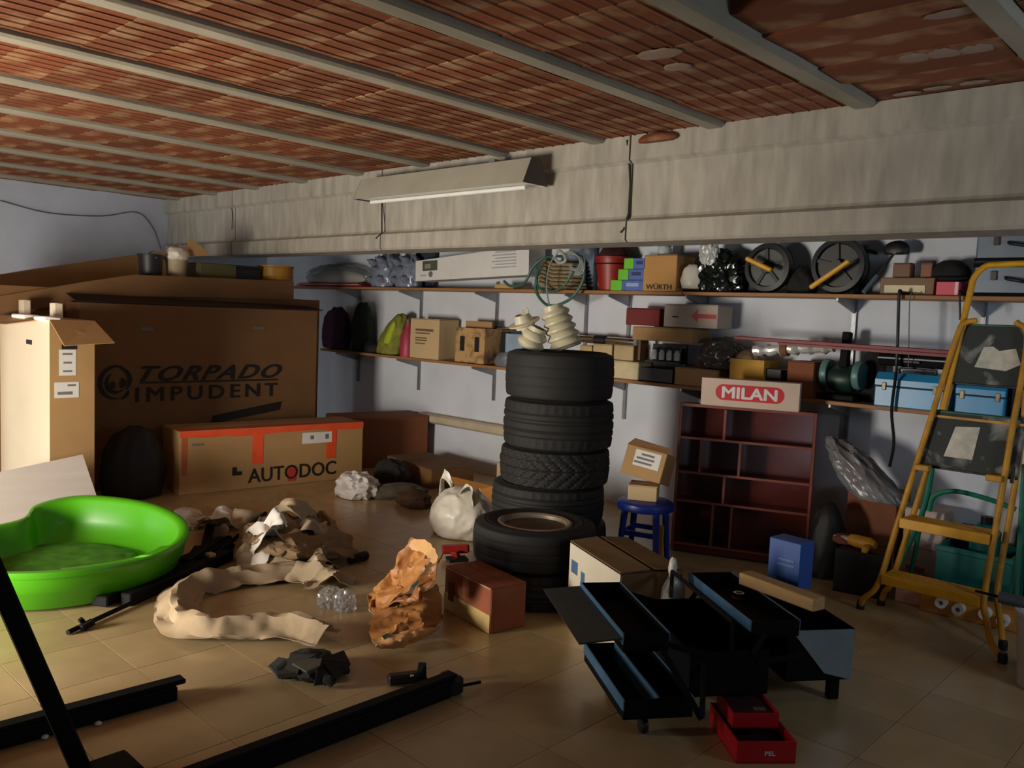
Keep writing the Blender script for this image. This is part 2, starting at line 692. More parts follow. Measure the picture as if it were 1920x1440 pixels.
struct('wall_front', wf, DARKPL, 'plaster wall with doorways and an added light-blocking stub behind the camera')

ceil = struct('ceiling', MB().box(((XL + XR) / 2, (YF + YB) / 2, ZC + .24), (XR - XL + .4, YB - YF + .4, .1)), JOIST, 'ribbed red clay block ceiling between concrete joists')
PJ = .795
joists = [-1.655 + PJ * k for k in range(-9, 6)]
jm = MB()
JW = .105
prof = [(-JW / 2, ZJ + .012), (-JW / 2 + .012, ZJ), (JW / 2 - .012, ZJ), (JW / 2, ZJ + .012), (JW / 2, ZJ + .2), (-JW / 2, ZJ + .2)]
jlen = YB - YF
M = Matrix(((1, 0, 0, 0), (0, 0, 1, YF), (0, 1, 0, 0), (0, 0, 0, 1)))
jme = MB().prism(prof, jlen, M).mesh('joist', 0)
jme.materials.append(JOIST)
for x in joists:
    o = bpy.data.objects.new('joist', jme)
    COL.objects.link(o)
    o.parent = ceil
    o.location = (x, 0, 0)


def block_mb(w, l, ribs, seed):
    """hollow clay block seen from below: ribs run along Y"""
    r = random.Random(seed)
    pts = []
    step = w / max(1, ribs)
    if not ribs:
        pts = [(-w / 2, 0), (w / 2, 0)]
    for k in range(ribs):
        x = -w / 2 + k * step
        d = .006
        pts += [(x, d), (x + step * .44, d), (x + step * .46, 0), (x + step * .54, 0), (x + step * .56, d), (x + step * .999, d)]
    poly = [(w / 2, .13), (-w / 2, .13)] + [(p[0], p[1]) for p in pts]
    return MB().prism(poly, l, Matrix(((1, 0, 0, 0), (0, 0, 1, -l / 2), (0, 1, 0, 0), (0, 0, 0, 1))))


BW, BL = PJ - JW - .022, .245
bme = [block_mb(BW, BL - .002, 8, 1).mesh('clay_block', 0), block_mb(BW, BL - .002, 8, 2).mesh('clay_block', 0)]
cme = block_mb(BW, BL - .006, 0, 4).mesh('clay_block', 0)
CLAYP = mat('pale clay ridge', '#8f5c38', 0.85, var=0.25, scale=6, island=.2)
for b in bme + [cme]:
    b.materials.append(CLAY)
    b.materials.append(CLAYP)
    for pl in b.polygons:
        if b is not cme and pl.center.z < .005 and pl.normal.z < -.3:
            pl.material_index = 1
blocks = []
for k, x in enumerate(joists[:-1] + [joists[0] - PJ]):
    cx = x + PJ / 2
    sh = random.uniform(0, BL)
    j = 0
    while YF + sh + j * BL < YBEAM + .25:
        cy = YF + sh + (j + .5) * BL
        j += 1
        d = depth((cx, cy, ZC))
        vis = False
        if d > 1:
            q = Vector((cx, cy, ZC)) - CAM
            px, py = 960 + FPX * q.dot(rt2) / d, 720 - FPX * q.dot(up2) / d
            vis = -120 < px < 2040 and py > -140
        blocks.append((0 if vis else 1, d, cx, cy, k))
blocks.sort()
rest = MB()
HOLE = G(1415, 18, ZC)
for n, (fl, d, cx, cy, k) in enumerate(blocks):
    broken = joists[9] - .05 < cx < joists[9] + PJ
    dz = random.uniform(-.003, .003)
    if math.hypot(cx - HOLE.x, (cy - HOLE.y)) < .35 and abs(cy - HOLE.y) < .13 and abs(cx - HOLE.x) < .5:
        # the broken block beside the joist: only its far part is left
        o = block_mb(BW * .62, BL - .005, 4, 3).build('broken_clay_block', CLAY, ceil, smooth=0)
        o.location = (cx + BW * .19, cy, ZC)
        continue
    if fl == 0 and n < 295:
        o = bpy.data.objects.new('clay_block', cme if broken else bme[(n * 7 + k) % 2])
        COL.objects.link(o)
        o.parent = ceil
        o.location = (cx, cy, ZC + dz)
        if broken:
            o.rotation_euler = (random.uniform(-.045, .02), 0, random.uniform(-.01, .01))
            o.location.z += random.uniform(-.004, .02)
        else:
            o.rotation_euler = (random.uniform(-.006, .006), 0, random.uniform(-.003, .003))
    else:
        rest.add(block_mb(BW, BL - .005, 8, 1).v, block_mb(BW, BL - .005, 8, 1).f, TR(cx, cy, ZC + dz))
o = rest.build('distant_clay_block', CLAY, ceil, smooth=0)
o['kind'] = 'stuff'

for k, (px, py, sx, sy) in enumerate(((1795, 22, .09, .03), (1715, 108, .05, .05), (1772, 100, .05, .06), (1832, 92, .05, .06), (1700, 175, .05, .02), (1756, 165, .05, .02), (1828, 154, .05, .02), (1236, 100, .08, .05), (1270, 125, .05, .04))):  # pale flattened lumps on the ceiling blocks
    p = G(px, py, ZC)
    o = crumple('pale_smear', sx, sy, .005, mat('pale smear', '#94806f', .9), ceil, seed=300 + k, amp=.4, sub=3)
    o.location = (p.x, p.y, ZC - .0045)

# the precast beam in front of the shelf wall, in lengths that butt at dark joints
beam = bpy.data.objects.new('trim_1', None)
COL.objects.link(beam)
tag(beam, 'pale precast concrete beam crossing above the shelves', None, kind='structure')
bp = [(4.10, 2.515), (4.10, 2.375), (4.135, 2.352), (4.14, 2.055), (4.132, 2.04), (4.10, 2.02), (4.10, 1.915), (4.115, 1.9), (4.40, 1.9), (4.42, 1.92), (4.42, 2.515)]
ends = [XL, -7.67, -5.345, -3.005, -.665, XR]
for a, b in zip(ends[:-1], ends[1:]):
    g = .012
    MB().prism(bp, b - a - g, Matrix(((0, 0, 1, a + g / 2), (1, 0, 0, 0), (0, 1, 0, 0), (0, 0, 0, 1)))).build('beam_segment', CONC, beam, smooth=0)
MB().tube([V(1176, 262, 4.098), V(1180, 300, 4.125), V(1182, 345, 4.138), V(1179, 400, 4.138), V(1170, 430, 4.1), V(1164, 436, 4.098)], .007, 6).build('joint_crack', mat('dark joint', '#2e2a22', .9), beam)
MB().tube([V(716, 372, 4.13), V(716, 436, 4.098), V(705, 447, 4.098)], .006, 6).build('joint_crack', MATS['dark joint'], beam)
MB().tube([V(433, 380, 4.13), V(436, 400, 4.13), V(435, 430, 4.11)], .004, 6).build('joint_crack', MATS['dark joint'], beam)

# painted pipe low along the shelf wall
pa, pb = V(800, 822, 5.27), V(960, 822, 5.27)
o = MB().box(((-4.3 - 6.2) / 2, 5.30, .43), (1.9, .1, .09), bev=.02).build('trim_2', mat('pale painted trunking', '#b5a791', .6), smooth=40)
tag(o, 'pale painted ledge low on the wall behind the tyres', None, kind='structure')

# cable on the left wall
o = MB().tube(catmull([K(0, 376, XL + .012), K(90, 399, XL + .012), K(190, 405, XL + .012), K(255, 398, XL + .012), K(285, 425, XL + .012), K(302, 468, XL + .02)], 6), .006, 6).build('wall_cable', GREYINK, smooth=60)
tag(o, 'thin grey cable drooping across the bluish left wall', 'cable')
# flake of clay stuck on top of the beam
p = V(1228, 262, 4.06)
o = crumple('clay_flake', .11, .03, .03, CLAY, seed=3, amp=.3, sub=3, loc=(0, 0, 0))
o.location = (p.x, 4.08, 2.455)
tag(o, 'broken orange clay flake caught at the top of the concrete beam', 'rubble')

# ------------------------------------------------------------------ fluorescent fitting
t = thing('strip_light', 'unlit strip lamp with a trapezoid enamel reflector fixed to the beam', 'lamp', (-4.50, 3.97, 2.26))
LX = .875
pr = [(-.115, 0), (-.045, .16), (.045, .16), (.115, 0), (.108, 0), (.04, .15), (-.04, .15), (-.108, 0)]
MM = Matrix(((0, 0, 1, -LX), (1, 0, 0, 0), (0, 1, 0, 0), (0, 0, 0, 1)))
MB().prism(pr, 2 * LX, MM).build('reflector', REFL, t, smooth=0)
for s in (-1, 1):
    e = MB().prism([(-.115, 0), (-.045, .16), (.045, .16), (.115, 0)], .004, Matrix(((0, 0, 1, s * LX), (1, 0, 0, 0), (0, 1, 0, 0), (0, 0, 0, 1))))
    e.build('end_cap', mat('dark cap', '#4c4740', .6), t, smooth=0)
MB().box((0, 0, .012), (2 * LX - .02, .205, .006)).build('diffuser', REFLW, t)
MB().tube([(-.8, 0, -.012), (.8, 0, -.012)], .014, 12).build('tube', REFLW, t)
MB().box((.5, .06, .17), (.06, .16, .03)).build('bracket', MASTIC, t)

# ================================================================== SHELVES ON THE BACK WALL
SZ1, SZ2 = 1.652, 1.006            # upper faces of the two shelves
SY = 5.05
BT = .024


def board(name, label, x0, x1, z):
    o = MB().box(((x0 + x1) / 2, (SY + YB - .03) / 2, z - BT / 2), (x1 - x0, YB - .03 - SY, BT), bev=.003).build(name, SHELFW, smooth=0)
    return tag(o, label, 'shelf')


board('wall_shelf', 'long upper wooden shelf board under the concrete beam', -8.3, -3.2, SZ1)
board('wall_shelf', 'upper wooden shelf board running behind the yellow ladder', -3.195, .6, SZ1)
board('wall_shelf', 'lower wooden shelf board left of the tyre stack', -7.55, -4.35, SZ2)
board('wall_shelf', 'lower wooden shelf board above the mahogany bookcase', -4.345, -2.42, SZ2)
board('wall_shelf', 'lower wooden shelf board carrying the blue toolboxes', -2.415, .6, SZ2)

XS = [V(675, 600, YB).x, V(791, 590, YB).x, V(934, 570, YB).x, V(1101, 590, YB).x, V(1182, 580, YB).x, V(1328, 560, YB).x, V(1603, 600, YB).x, V(1846, 590, YB).x]
rail = MB().box((0, 0, 0), (.026, .02, 1.05))
for k in range(20):
    rail.box((0, -.0105, -.5 + k * .052), (.014, .003, .02))
railm = rail.mesh('slotted_rail', 0)
railm.materials.append(MASTIC)
brk = MB().prism([(0, 0), (-.27, 0), (-.27, -.018), (0, -.085)], .012, Matrix(((0, 0, 1, -.006), (1, 0, 0, 0), (0, 1, 0, 0), (0, 0, 0, 1)))).mesh('bracket_arm', 0)
brk.materials.append(MASTIC)
desc = ['beside the shadowed corner', 'above the open cardboard box', 'left of the coiled green hose', 'below the coiled green hose', 'above the dark red box', 'above the white box with a red arrow',
        'between the red bar and the upper shelf', 'behind the top of the yellow ladder']
for i, x in enumerate(XS):
    t = thing('shelf_upright', 'grey slotted wall upright with shelf arms ' + desc[i], 'bracket', (x, YB - .0105, 1.2), group='shelf uprights on the back wall')
    o = bpy.data.objects.new('slotted_rail', railm)
    COL.objects.link(o)
    o.parent = t
    for z in (SZ1, SZ2):
        a = bpy.data.objects.new('bracket_arm', brk)
        COL.objects.link(a)
        a.parent = t
        a.location = (0, -.011, z - BT - 1.2)

# ================================================================== CARTONS ON THE LEFT
def shell(w, d, h, th=.006):
    """an open-topped box: four walls and a floor, centred, base at z = 0"""
    m = MB()
    m.box((0, 0, th / 2), (w, d, th))
    for s in (-1, 1):
        m.box((s * (w / 2 - th / 2), 0, h / 2), (th, d, h))
        m.box((0, s * (d / 2 - th / 2), h / 2), (w - 2 * th, th, h))
    return m


def carton(name, label, loc, size, rz=0, m=CARD, tape=None, group=None, seam=True, cat='box', rot=None, flapm=None):
    """closed cardboard box: body, two lid flaps meeting at a seam, optional tape"""
    t = thing(name, label, cat, loc, rz, group, rot)
    w, d, h = size
    MB().box((0, 0, h / 2 - .002), (w, d, h - .004), bev=.004).build('body', m, t, smooth=0)
    if seam:
        for s in (-1, 1):
            MB().box((0, s * d / 4, h - .001), (w - .002, d / 2 - .004, .004)).build('flap', flapm or m, t, smooth=0)
    if tape:
        tw = min(.05, d * .25)
        MB().box((0, 0, h + .0015), (w + .001, tw, .001)).box((w / 2 + .0008, 0, h - .03), (.001, tw, .06)).box((-w / 2 - .0008, 0, h - .03), (.001, tw, .06)).build('tape', tape, t, smooth=0)
    return t


# tall open box, one corner towards the camera
cx0, cy0 = -5.76, 1.86
TW, TD, TH = 1.0, .27, 1.29
t = thing('tall_cardboard_box', 'tall open cardboard box with pale sunlit front and drooping flaps at the left edge', 'box', (cx0 - TW / 2, cy0 + TD / 2, 0))
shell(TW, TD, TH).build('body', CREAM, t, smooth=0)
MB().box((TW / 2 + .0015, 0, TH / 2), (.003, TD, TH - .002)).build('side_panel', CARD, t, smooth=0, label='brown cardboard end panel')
# flaps folded outwards
MB().slab([(TW / 2 + .004, -TD / 2, TH), (TW / 2 + .004, TD / 2, TH), (TW / 2 + .20, TD / 2 + .05, TH - .13), (TW / 2 + .20, -TD / 2 + .02, TH - .15)], .006).build('flap', CARD, t, smooth=0)
MB().slab([(-TW / 2, -TD / 2 - .004, TH), (TW / 2 - .12, -TD / 2 - .004, TH), (TW / 2 - .42, -TD / 2 - .12, TH - .045), (-TW / 2, -TD / 2 - .14, TH - .06)], .006).build('flap', CARD, t, smooth=0)
MB().box((0, 0, TH - .06), (TW - .03, TD - .03, .1), bev=.01).build('foam_packing', FOAM, t, label='white foam packing')
MB().box((TW / 2 - .1, -TD / 2 + .02, TH + .004), (.2, .1, .03), bev=.008).build('foam_corner', FOAM, t)
MB().box((TW / 2 - .52, -TD / 2 + .02, TH + .004), (.25, .1, .03), bev=.008).build('foam_corner', FOAM, t)
MB().box((TW / 2 - .38, -TD / 2 - .001, TH - .16), (.11, .004, .03), bev=.002).build('grip_hole', INK, t)
MB().box((TW / 2 + .004, -.02, TH - .17), (.003, .09, .03)).build('grip_hole', INK, t)
lb = MB().box((TW / 2 + .0035, -.03, TH - .27), (.002, .1, .165)).build('shipping_label', WHITE, t, smooth=0)
for z, ww in ((.055, .06), (0.0, .05), (-.055, .055)):
    MB().box((.0013, 0, z), (.0006, ww, .012)).build('print', GREYINK, lb, smooth=0).location = (TW / 2 + .0035, -.03, TH - .27)
lb2 = MB().box((TW / 2 + .0035, -.035, TH - .445), (.002, .145, .1)).build('shipping_label', WHITE, t, smooth=0)
MB().box((.0013, -.01, -.02), (.0006, .09, .02)).box((.0013, .03, .03), (.0006, .05, .012)).build('print', GREYINK, lb2, smooth=0).location = (TW / 2 + .0035, -.035, TH - .445)
for px, top in ((104, 568), (45, 562), (6, 545)):
    b = V(px, 598, cy0 + .13)
    tp = V(px, top, cy0 + .13)
    MB().box((b.x - (cx0 - TW / 2), 0.0, TH - .05 + (tp.z - TH + .05) / 2), (.10, .05, tp.z - TH + .05), bev=.004).build('packing_post', CREAM, t)

# white board leaning on it
a, b = G(-60, 1010, .0), G(190, 935, .0)
XBD = -5.42


def on_plane(px, py, p0, nrm):
    d = ray(px, py)
    return CAM + d * ((Vector(p0) - CAM).dot(nrm) / d.dot(nrm))


WN = Vector((.93, -.25, .26)).normalized()
W0 = (-5.40, 1.75, .012)
pts = [on_plane(px, py, W0, WN) for px, py in ((-110, 1035), (188, 950), (155, 852), (-110, 908))]
lz_ = min(p.z for p in pts)
for p in pts:
    if p.z < .15:
        p.z = .006
o = MB().slab(pts, -.018).build('foam_board', mat('white board', '#a59b94', .6, var=.06, scale=2, stretch=(2, 1, 8)), smooth=0, origin=(XBD, 1.7, 0))
tag(o, 'dirty white board leaning behind the green sandbox', 'board')

# the very large flat box with the black print
BX, BY0, BY1, BH = -6.5, 2.30, 4.31, 1.40
t = thing('bicycle_box', 'very large brown cardboard box printed with slanted black lettering', 'box', (BX - .13, (BY0 + BY1) / 2, 0), radians(90))
bw = BY1 - BY0
# local x runs along the wall of lettering, local -y is its face
sh = shell(bw, .26, BH, .007)
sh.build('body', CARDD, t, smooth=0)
lx = lambda px: K(px, 700, BX).y - (BY0 + BY1) / 2
lz = lambda px, py: K(px, py, BX).z


def face_text(s, x0, x1, yt, yb, **kw):
    a, b = lx(x0), lx(x1)
    z1, z0 = lz((x0 + x1) / 2, yt), lz((x0 + x1) / 2, yb)
    lettering(s, b - a, z1 - z0, INK, t, TR((a + b) / 2, -.1338, (z0 + z1) / 2) @ FRONT, **kw)


face_text('TORPADO', 262, 528, 684, 712, shear=.45, bold=.03, space=1.15)
face_text('IMPUDENT', 254, 520, 722, 748, bold=.02, space=1.35)
MB().slab([(lx(262), -.1338, lz(262, 716)), (lx(262), -.1338, lz(262, 719)), (lx(520), -.1338, lz(520, 713)), (lx(520), -.1338, lz(520, 710))], .001).build('underline', INK, t, smooth=0)
# round emblem of swirling strokes
em = MB()
ex, ez = (lx(192) + lx(246)) / 2, lz(220, 718)
er = .13


def stroke(a0, a1, r0, r1, wid):
    n = 14
    outer, inner = [], []
    for k in range(n + 1):
        u = k / n
        a = radians(a0 + (a1 - a0) * u)
        r = er * (r0 + (r1 - r0) * u)
        w = er * wid * sin(pi * min(1, u * 1.05 + .02)) + .001
        outer.append((ex + (r + w) * cos(a), -.1338, ez + (r + w) * sin(a)))
        inner.append((ex + (r - w) * cos(a), -.1338, ez + (r - w) * sin(a)))
    for k in range(n):
        em.slab([outer[k], outer[k + 1], inner[k + 1], inner[k]], .001)


for st in ((70, 300, 1.0, .9, .12), (-40, 100, .62, .95, .13), (120, 330, .62, .5, .12), (-60, 60, .3, .35, .2), (150, 260, .2, .3, .16), (-30, -80, .8, 1.0, .1)):
    stroke(*st)
em.build('emblem', INK, t, smooth=0)
for (x0, x1, y0, y1) in ((395, 530, 790, 750),):
    MB().slab([(lx(395), -.1338, lz(395, 795)), (lx(525), -.1338, lz(525, 768)), (lx(528), -.1338, lz(528, 752)), (lx(400), -.1338, lz(400, 779))], .001).build('print', INK, t, smooth=0)
MB().box((lx(275), -.1335, lz(275, 617)), (.1, .001, .03)).build('print', GREYINK, t, smooth=0)
MB().box((lx(483), -.1335, lz(483, 615)), (.1, .001, .025)).build('print', GREYINK, t, smooth=0)
MB().slab([(-bw / 2 - .02, -.128, BH + .004), (bw / 2 + .06, -.128, BH + .004), (bw / 2 + .06, .14, BH + .035), (-bw / 2, .14, BH + .06)], .006).build('lid_flap', mat('dark cardboard edge', '#2f1d10', .9), t, smooth=0)

# second large box behind it with its flap standing up
X2 = -6.82
t = thing('flat_cardboard_box', 'large cardboard box with a raised wavy flap behind the lettered box', 'box', (X2 - .3, 3.0, 0), radians(90))
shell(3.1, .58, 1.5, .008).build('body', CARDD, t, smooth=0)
l2 = lambda px, py: (K(px, py, X2 + .02).y - 3.0, -.32, K(px, py, X2 + .02).z)
top = [l2(-40, 562), l2(60, 545), l2(160, 528), l2(250, 515), l2(300, 517), l2(420, 522), l2(550, 528)]
bot = [l2(-40, 590), l2(60, 580), l2(160, 566), l2(250, 556), l2(300, 556), l2(420, 558), l2(550, 562)]
fl = MB()
for k in range(len(top) - 1):
    fl.slab([bot[k], bot[k + 1], top[k + 1], top[k]], .006)
fl.build('flap', CARDD, t, smooth=0)
MB().box((0, 0, 1.5 - .03), (3.08, .56, .006)).build('lid_flap', CARDD, t, smooth=0)

# cardboard sheet leaning on the left wall
XS3 = -7.75
pts = [K(px, py, XS3 - (.0 if py > 520 else .25)) for px, py in ((-80, 600), (350, 600), (350, 462), (292, 473), (60, 505), (-80, 528))]
o = MB().slab(pts, .008).build('cardboard_sheet', CARD, smooth=0, origin=(XS3, 3, 0))
lowz = min(v.co.z for v in o.data.vertices)
bmx = bmesh.new()
bmx.from_mesh(o.data)
bmx.verts.ensure_lookup_table()
for v in bmx.verts:
    if v.co.z < 1.42:
        v.co.z = 0.004
        v.co.x += .1
bmx.to_mesh(o.data)
bmx.free()
tag(o, 'tall cardboard sheet with a sloping top edge against the left wall', 'cardboard')

# things standing on the second box
ZB = 1.503


def px_w(px0, px1, d):
    return (px1 - px0) * d / FPX


def on_box(px, X):
    p = K(px, 520, X)
    return Vector((X, p.y, ZB))


p = on_box(282, -6.98)
t = thing('black_bucket', 'small black bucket on the big boxes beside a beige pail', 'bucket', p)
MB().lathe([(.0, 0), (.075, 0), (.1, .215), (.105, .215), (.105, .225), (.095, .225), (.07, .01), (0, .01)], 20).build('body', BLACK, t)
MB().tube([(.1 * cos(a), .03 * sin(a), .2 + .05 * sin(a)) for a in [pi * k / 8 for k in range(9)]], .004, 6).build('handle', MASTIC, t)
p = on_box(330, -6.98)
t = thing('beige_pail', 'tapered beige pail with a crumpled bag on top near the left wall', 'bucket', p)
MB().lathe([(0, 0), (.055, 0), (.088, .2), (.093, .2), (.093, .21), (.08, .21), (.05, .01), (0, .01)], 20).build('body', mat('beige plastic', '#a39374', .6), t)
crumple('bag', .1, .08, .05, BAGW, t, 4, .4, 4, 3, loc=(0, 0, .2))
t = carton('olive_box', 'dim olive green box under the left end of the beam', on_box(396, -7.05), (.33, .26, .27), radians(90), mat('olive card', '#57522f', .8))
o = MB().slab([K(352, 480, -6.93), K(394, 480, -6.93), K(372, 458, -6.95), K(352, 445, -6.95)], .005).build('torn_flap', CARD, smooth=0)
o.parent = t
o.matrix_parent_inverse = (Matrix.Translation(on_box(396, -7.05)) @ RZ(90)).inverted()
t = thing('black_crate', 'dark plastic crate next to the ochre tin', 'crate', on_box(455, -7.05), radians(90))
shell(.24, .2, .2, .01).build('body', BLACK, t, smooth=0)
MB().box((0, 0, .19), (.25, .21, .02), bev=.004).box((0, 0, .1), (.246, .206, .012)).build('rim', BLACK, t, smooth=0)
t = thing('ochre_tin', 'ochre yellow tin drum on the boxes under the beam', 'tin', on_box(516, -7.02))
MB().lathe([(0, 0), (.165, 0), (.165, .01), (.16, .015), (.16, .2), (.166, .205), (.166, .215), (.15, .215), (.15, .2), (0, .2)], 28).build('body', OCHRE, t)
for z in (.07, .14):
    MB().lathe([(.16, z - .004), (.1635, z), (.16, z + .004)], 28).build('hoop', OCHRE, t)
MB().lathe([(0, .2), (.15, .2), (.15, .212), (0, .214)], 24).build('lid', OCHRE, t)

for o in list(COL.objects):
    if o.name.split('.')[0] in ('black_bucket', 'beige_pail', 'black_crate', 'ochre_tin') and o.location.z > 1.4:
        o.scale = (1, 1, 1.36)
# long box with orange tape
a, b = Vector((-6.02, 2.83, 0)), Vector((-5.83, 4.35, 0))
ang = math.atan2(b.y - a.y, b.x - a.x)
wl = (b - a).length
ctr = (a + b) / 2 + Vector((-sin(ang), cos(ang), 0)) * .2
t = thing('taped_cardboard_box', 'long brown cardboard box sealed with bright orange tape and black lettering', 'box', ctr, ang)
AH, AD = .475, .4
MB().box((0, 0, AH / 2), (wl, AD, AH), bev=.005).build('body', CARD, t, smooth=0)
for s in (-1, 1):
    MB().box((0, s * AD / 4, AH + .002), (wl - .01, AD / 2 - .006, .004)).build('flap', CARD, t, smooth=0)
f = -AD / 2 - .001
xa = lambda px: (px - 335) / (678 - 335) * wl * (1 + .0) - wl / 2
tp = MB()
n = 14
for k in range(n):
    x0, x1 = -wl / 2 + wl * k / n, -wl / 2 + wl * (k + 1) / n
    w0, w1 = .04 + .022 * abs(MN.noise(Vector((k * .9, 0, 0)))) * 2, .04 + .022 * abs(MN.noise(Vector((k * .9 + .9, 0, 0)))) * 2
    tp.slab([(x0, f, AH), (x0, f, AH - w0), (x1, f, AH - w1), (x1, f, AH)], .001)
    tp.box(((x0 + x1) / 2, f + .05, AH + .0048), (x1 - x0, .1, .0008))
tp.build('tape', ORANGE, t, smooth=0)
for px in (470, 612):
    MB().slab([(xa(px) - .045, f, AH - .03), (xa(px) - .05, f, .19), (xa(px) + .04, f, .19), (xa(px) + .045, f, AH - .03)], .0012).build('tape_strip', ORANGE, t, smooth=0)
MB().box((-wl / 2 + .035, f, .3), (.04, .0012, .3)).build('tape_strip', mat('orange tape dull', '#a85a35', .5), t, smooth=0)
MB().slab([(xa(527), f - .0015, .14), (xa(526), f - .0015, .03), (xa(541), f - .0015, .03), (xa(545), f - .0015, .14)], .001).build('tape_strip', mat('red tape', '#b5382a', .45), t, smooth=0)
lettering('AUTODOC', xa(622) - xa(452), .115, INK, t, TR((xa(622) + xa(452)) / 2, f - .0005, .105) @ FRONT @ RZ(.6), bold=.015)
MB().slab([(xa(424), f - .001, .18), (xa(424), f - .001, .115), (xa(441), f - .001, .115), (xa(441), f - .001, .145), (xa(432), f - .001, .145), (xa(432), f - .001, .18)], .001).build('print', INK, t, smooth=0)
lb = MB().slab([(xa(553), f - .001, .415), (xa(553), f - .001, .325), (xa(612), f - .001, .325), (xa(612), f - .001, .415)], .001).build('shipping_label', WHITE, t, smooth=0)
MB().box((xa(572), f - .0028, .375), (.03, .001, .03)).box((xa(602), f - .0028, .375), (.03, .001, .04)).build('print', GREYINK, lb, smooth=0)
MB().box((xa(365), f, .375), (.09, .001, .018)).build('print', GREYINK, t, smooth=0)

# dark sack between the tall box and the taped box
p = G(268, 925)
o = crumple('black_sack', .32, .42, .42, mat('black sack', '#131214', .6), seed=11, amp=.18, sub=4, loc=(0, 0, 0))
o.location = (-6.16, 2.55, 0)
o.scale = (.42, .5, .75)
tag(o, 'black bin sack slumped at the left end of the orange taped box', 'sack')

# brown box right of the taped box, flat carton, battens, offcut
q = G(748, 880)
t = carton('brown_carton', 'plain reddish brown carton right of the orange taped box', (-6.3, 4.86, 0), (.85, .42, .46), radians(78), CARDR, tape=None)
d_ = G(845, 915)
t = carton('flat_carton', 'low flat brown carton lying on the floor behind the white sack', (-5.45, 4.78, 0), (.75, .42, .16), radians(-10), CARDD)
pa = G(845, 925)
o = MB().slab([G(848, 930), G(925, 942), V(925, 912, 4.62), V(846, 893, 4.65)], .006).build('cardboard_offcut', mat('orange kraft board', '#c98a42', .7, var=.06), smooth=0, origin=G(885, 940))
tag(o, 'orange brown cardboard offcut standing behind the white plastic sack', 'cardboard')
for k, (px, py, lab) in enumerate(((932, 868, 'small yellowish carton end poking out left of the tyre stack'),)):
    t = carton('small_carton', lab, (-4.55, 4.93, 0), (.28, .2, .26), radians(12), CARDL, tape=CARD)
t = thing('wheel_hub', 'dark round knob on a carton left of the tyre stack', 'knob', (-4.62, 4.85, .262))
MB().lathe([(0, 0), (.035, 0), (.035, .03), (.045, .034), (.045, .07), (.03, .078), (0, .078)], 18).build('body', BLACK, t)
MB().lathe([(0, .078), (.014, .078), (.012, .09), (0, .09)], 10).build('cap', BLACKM, t)

# ================================================================== THINGS ON THE UPPER SHELF
def ux(px, Y=5.12, py=530):
    return V(px, py, Y).x


def span(p0, p1, ytop, Y, z, py=None):
    """front face of a shelf thing between two pixel columns: centre x, width, height above the shelf"""
    py = py or ytop
    a, b = V(p0, py, Y).x, V(p1, py, Y).x
    return (a + b) / 2, b - a, V((p0 + p1) / 2, ytop, Y).z - z


# blue-black folded thing at the shelf end
x, w, h = span(552, 600, 540, 5.15, SZ1)
# red flat folder
x, w, h = span(556, 676, 521, 5.08, SZ1)
t = thing('red_folder', 'flat red folder lying at the left end of the upper shelf', 'folder', (x, 5.19, SZ1))
for k, s in enumerate((1, .93)):
    MB().box((0, .0, .012 + .018 * k), (w * s, .22, .012), bev=.003).build('cover', RED, t, smooth=0)
MB().box((0, .0, .021), (w * .9, .2, .006)).build('pages', WHITE, t, smooth=0)
# clear plastic bags
x, w, h = span(565, 690, 477, 5.15, SZ1)
t = thing('clear_plastic_bag', 'long pale translucent plastic bag over the red folder', 'bag', (x, 5.2, SZ1 + .038))
crumple('film', w * .4, .1, h * .36, CLEAR, t, 21, .22, 5, 4)
crumple('content', w * .36, .07, h * .22, BAGW, t, 22, .3, 4, 3)
x, w, h = span(690, 778, 468, 5.1, SZ1)
for k, (dx, lab) in enumerate(((-.26, 'bluish plastic bag of clear bottles, left of a pair on the upper shelf'), (.26, 'bluish plastic bag of clear bottles touching the long white box'))):
    t = thing('bottle_bag', lab, 'bag', (x + dx * w, 5.18, SZ1), group='bags of clear bottles on the upper shelf')
    crumple('film', w * .2, .095, h * .52, CLEARB, t, 31 + k, .3, 6, 4)
    for j, (qx, qz) in enumerate(((-.08, .05), (.07, .06), (0, .15), (-.06, .22), (.06, .24))):
        MB().lathe([(0, 0), (.032, 0), (.034, .07), (.013, .1), (.013, .115), (0, .115)], 12, TR(qx, -.055, qz) @ RX(70)).build('bottle', CLEARB, t)
# white carton on its side, long and slightly raised
x0, x1 = V(780, 500, 5.06).x, V(992, 500, 5.06).x
zt0, zt1 = V(780, 487, 5.06).z, V(992, 463, 5.06).z
zb0, zb1 = V(780, 528, 5.06).z, V(992, 516, 5.06).z
ww = x1 - x0
tl = math.atan2(zb1 - zb0, ww)
hh = (zt0 - zb0 + zt1 - zb1) / 2
t = thing('white_carton', 'long white printed carton propped up at its right end on the upper shelf', 'box', ((x0 + x1) / 2, 5.16, (zb0 + zb1) / 2 + .004), rot=(0, -tl, 0))
MB().prism([(-ww / 2, 0), (ww / 2, 0), (ww / 2, hh * 1.12), (-ww / 2, hh * .86)], .2, Matrix(((1, 0, 0, 0), (0, 0, 1, -.1), (0, 1, 0, 0), (0, 0, 0, 1)))).build('body', WHITE, t, smooth=0)
pic = MB().box((-ww / 2 + .2, -.101, hh * .62), (.2, .002, .09)).build('picture', mat('olive print', '#4e5346', .6), t, smooth=0)
MB().box((-ww / 2 + .17, -.1025, hh * .6), (.08, .001, .04)).build('picture_detail', mat('grey print', '#8a8c80', .6), pic, smooth=0)
MB().lathe([(0, 0), (.028, 0), (.028, .001), (0, .001)], 16, TR(-ww / 2 + .21, -.1005, hh * .26) @ RX(90)).build('print', GREYINK, t, smooth=0)
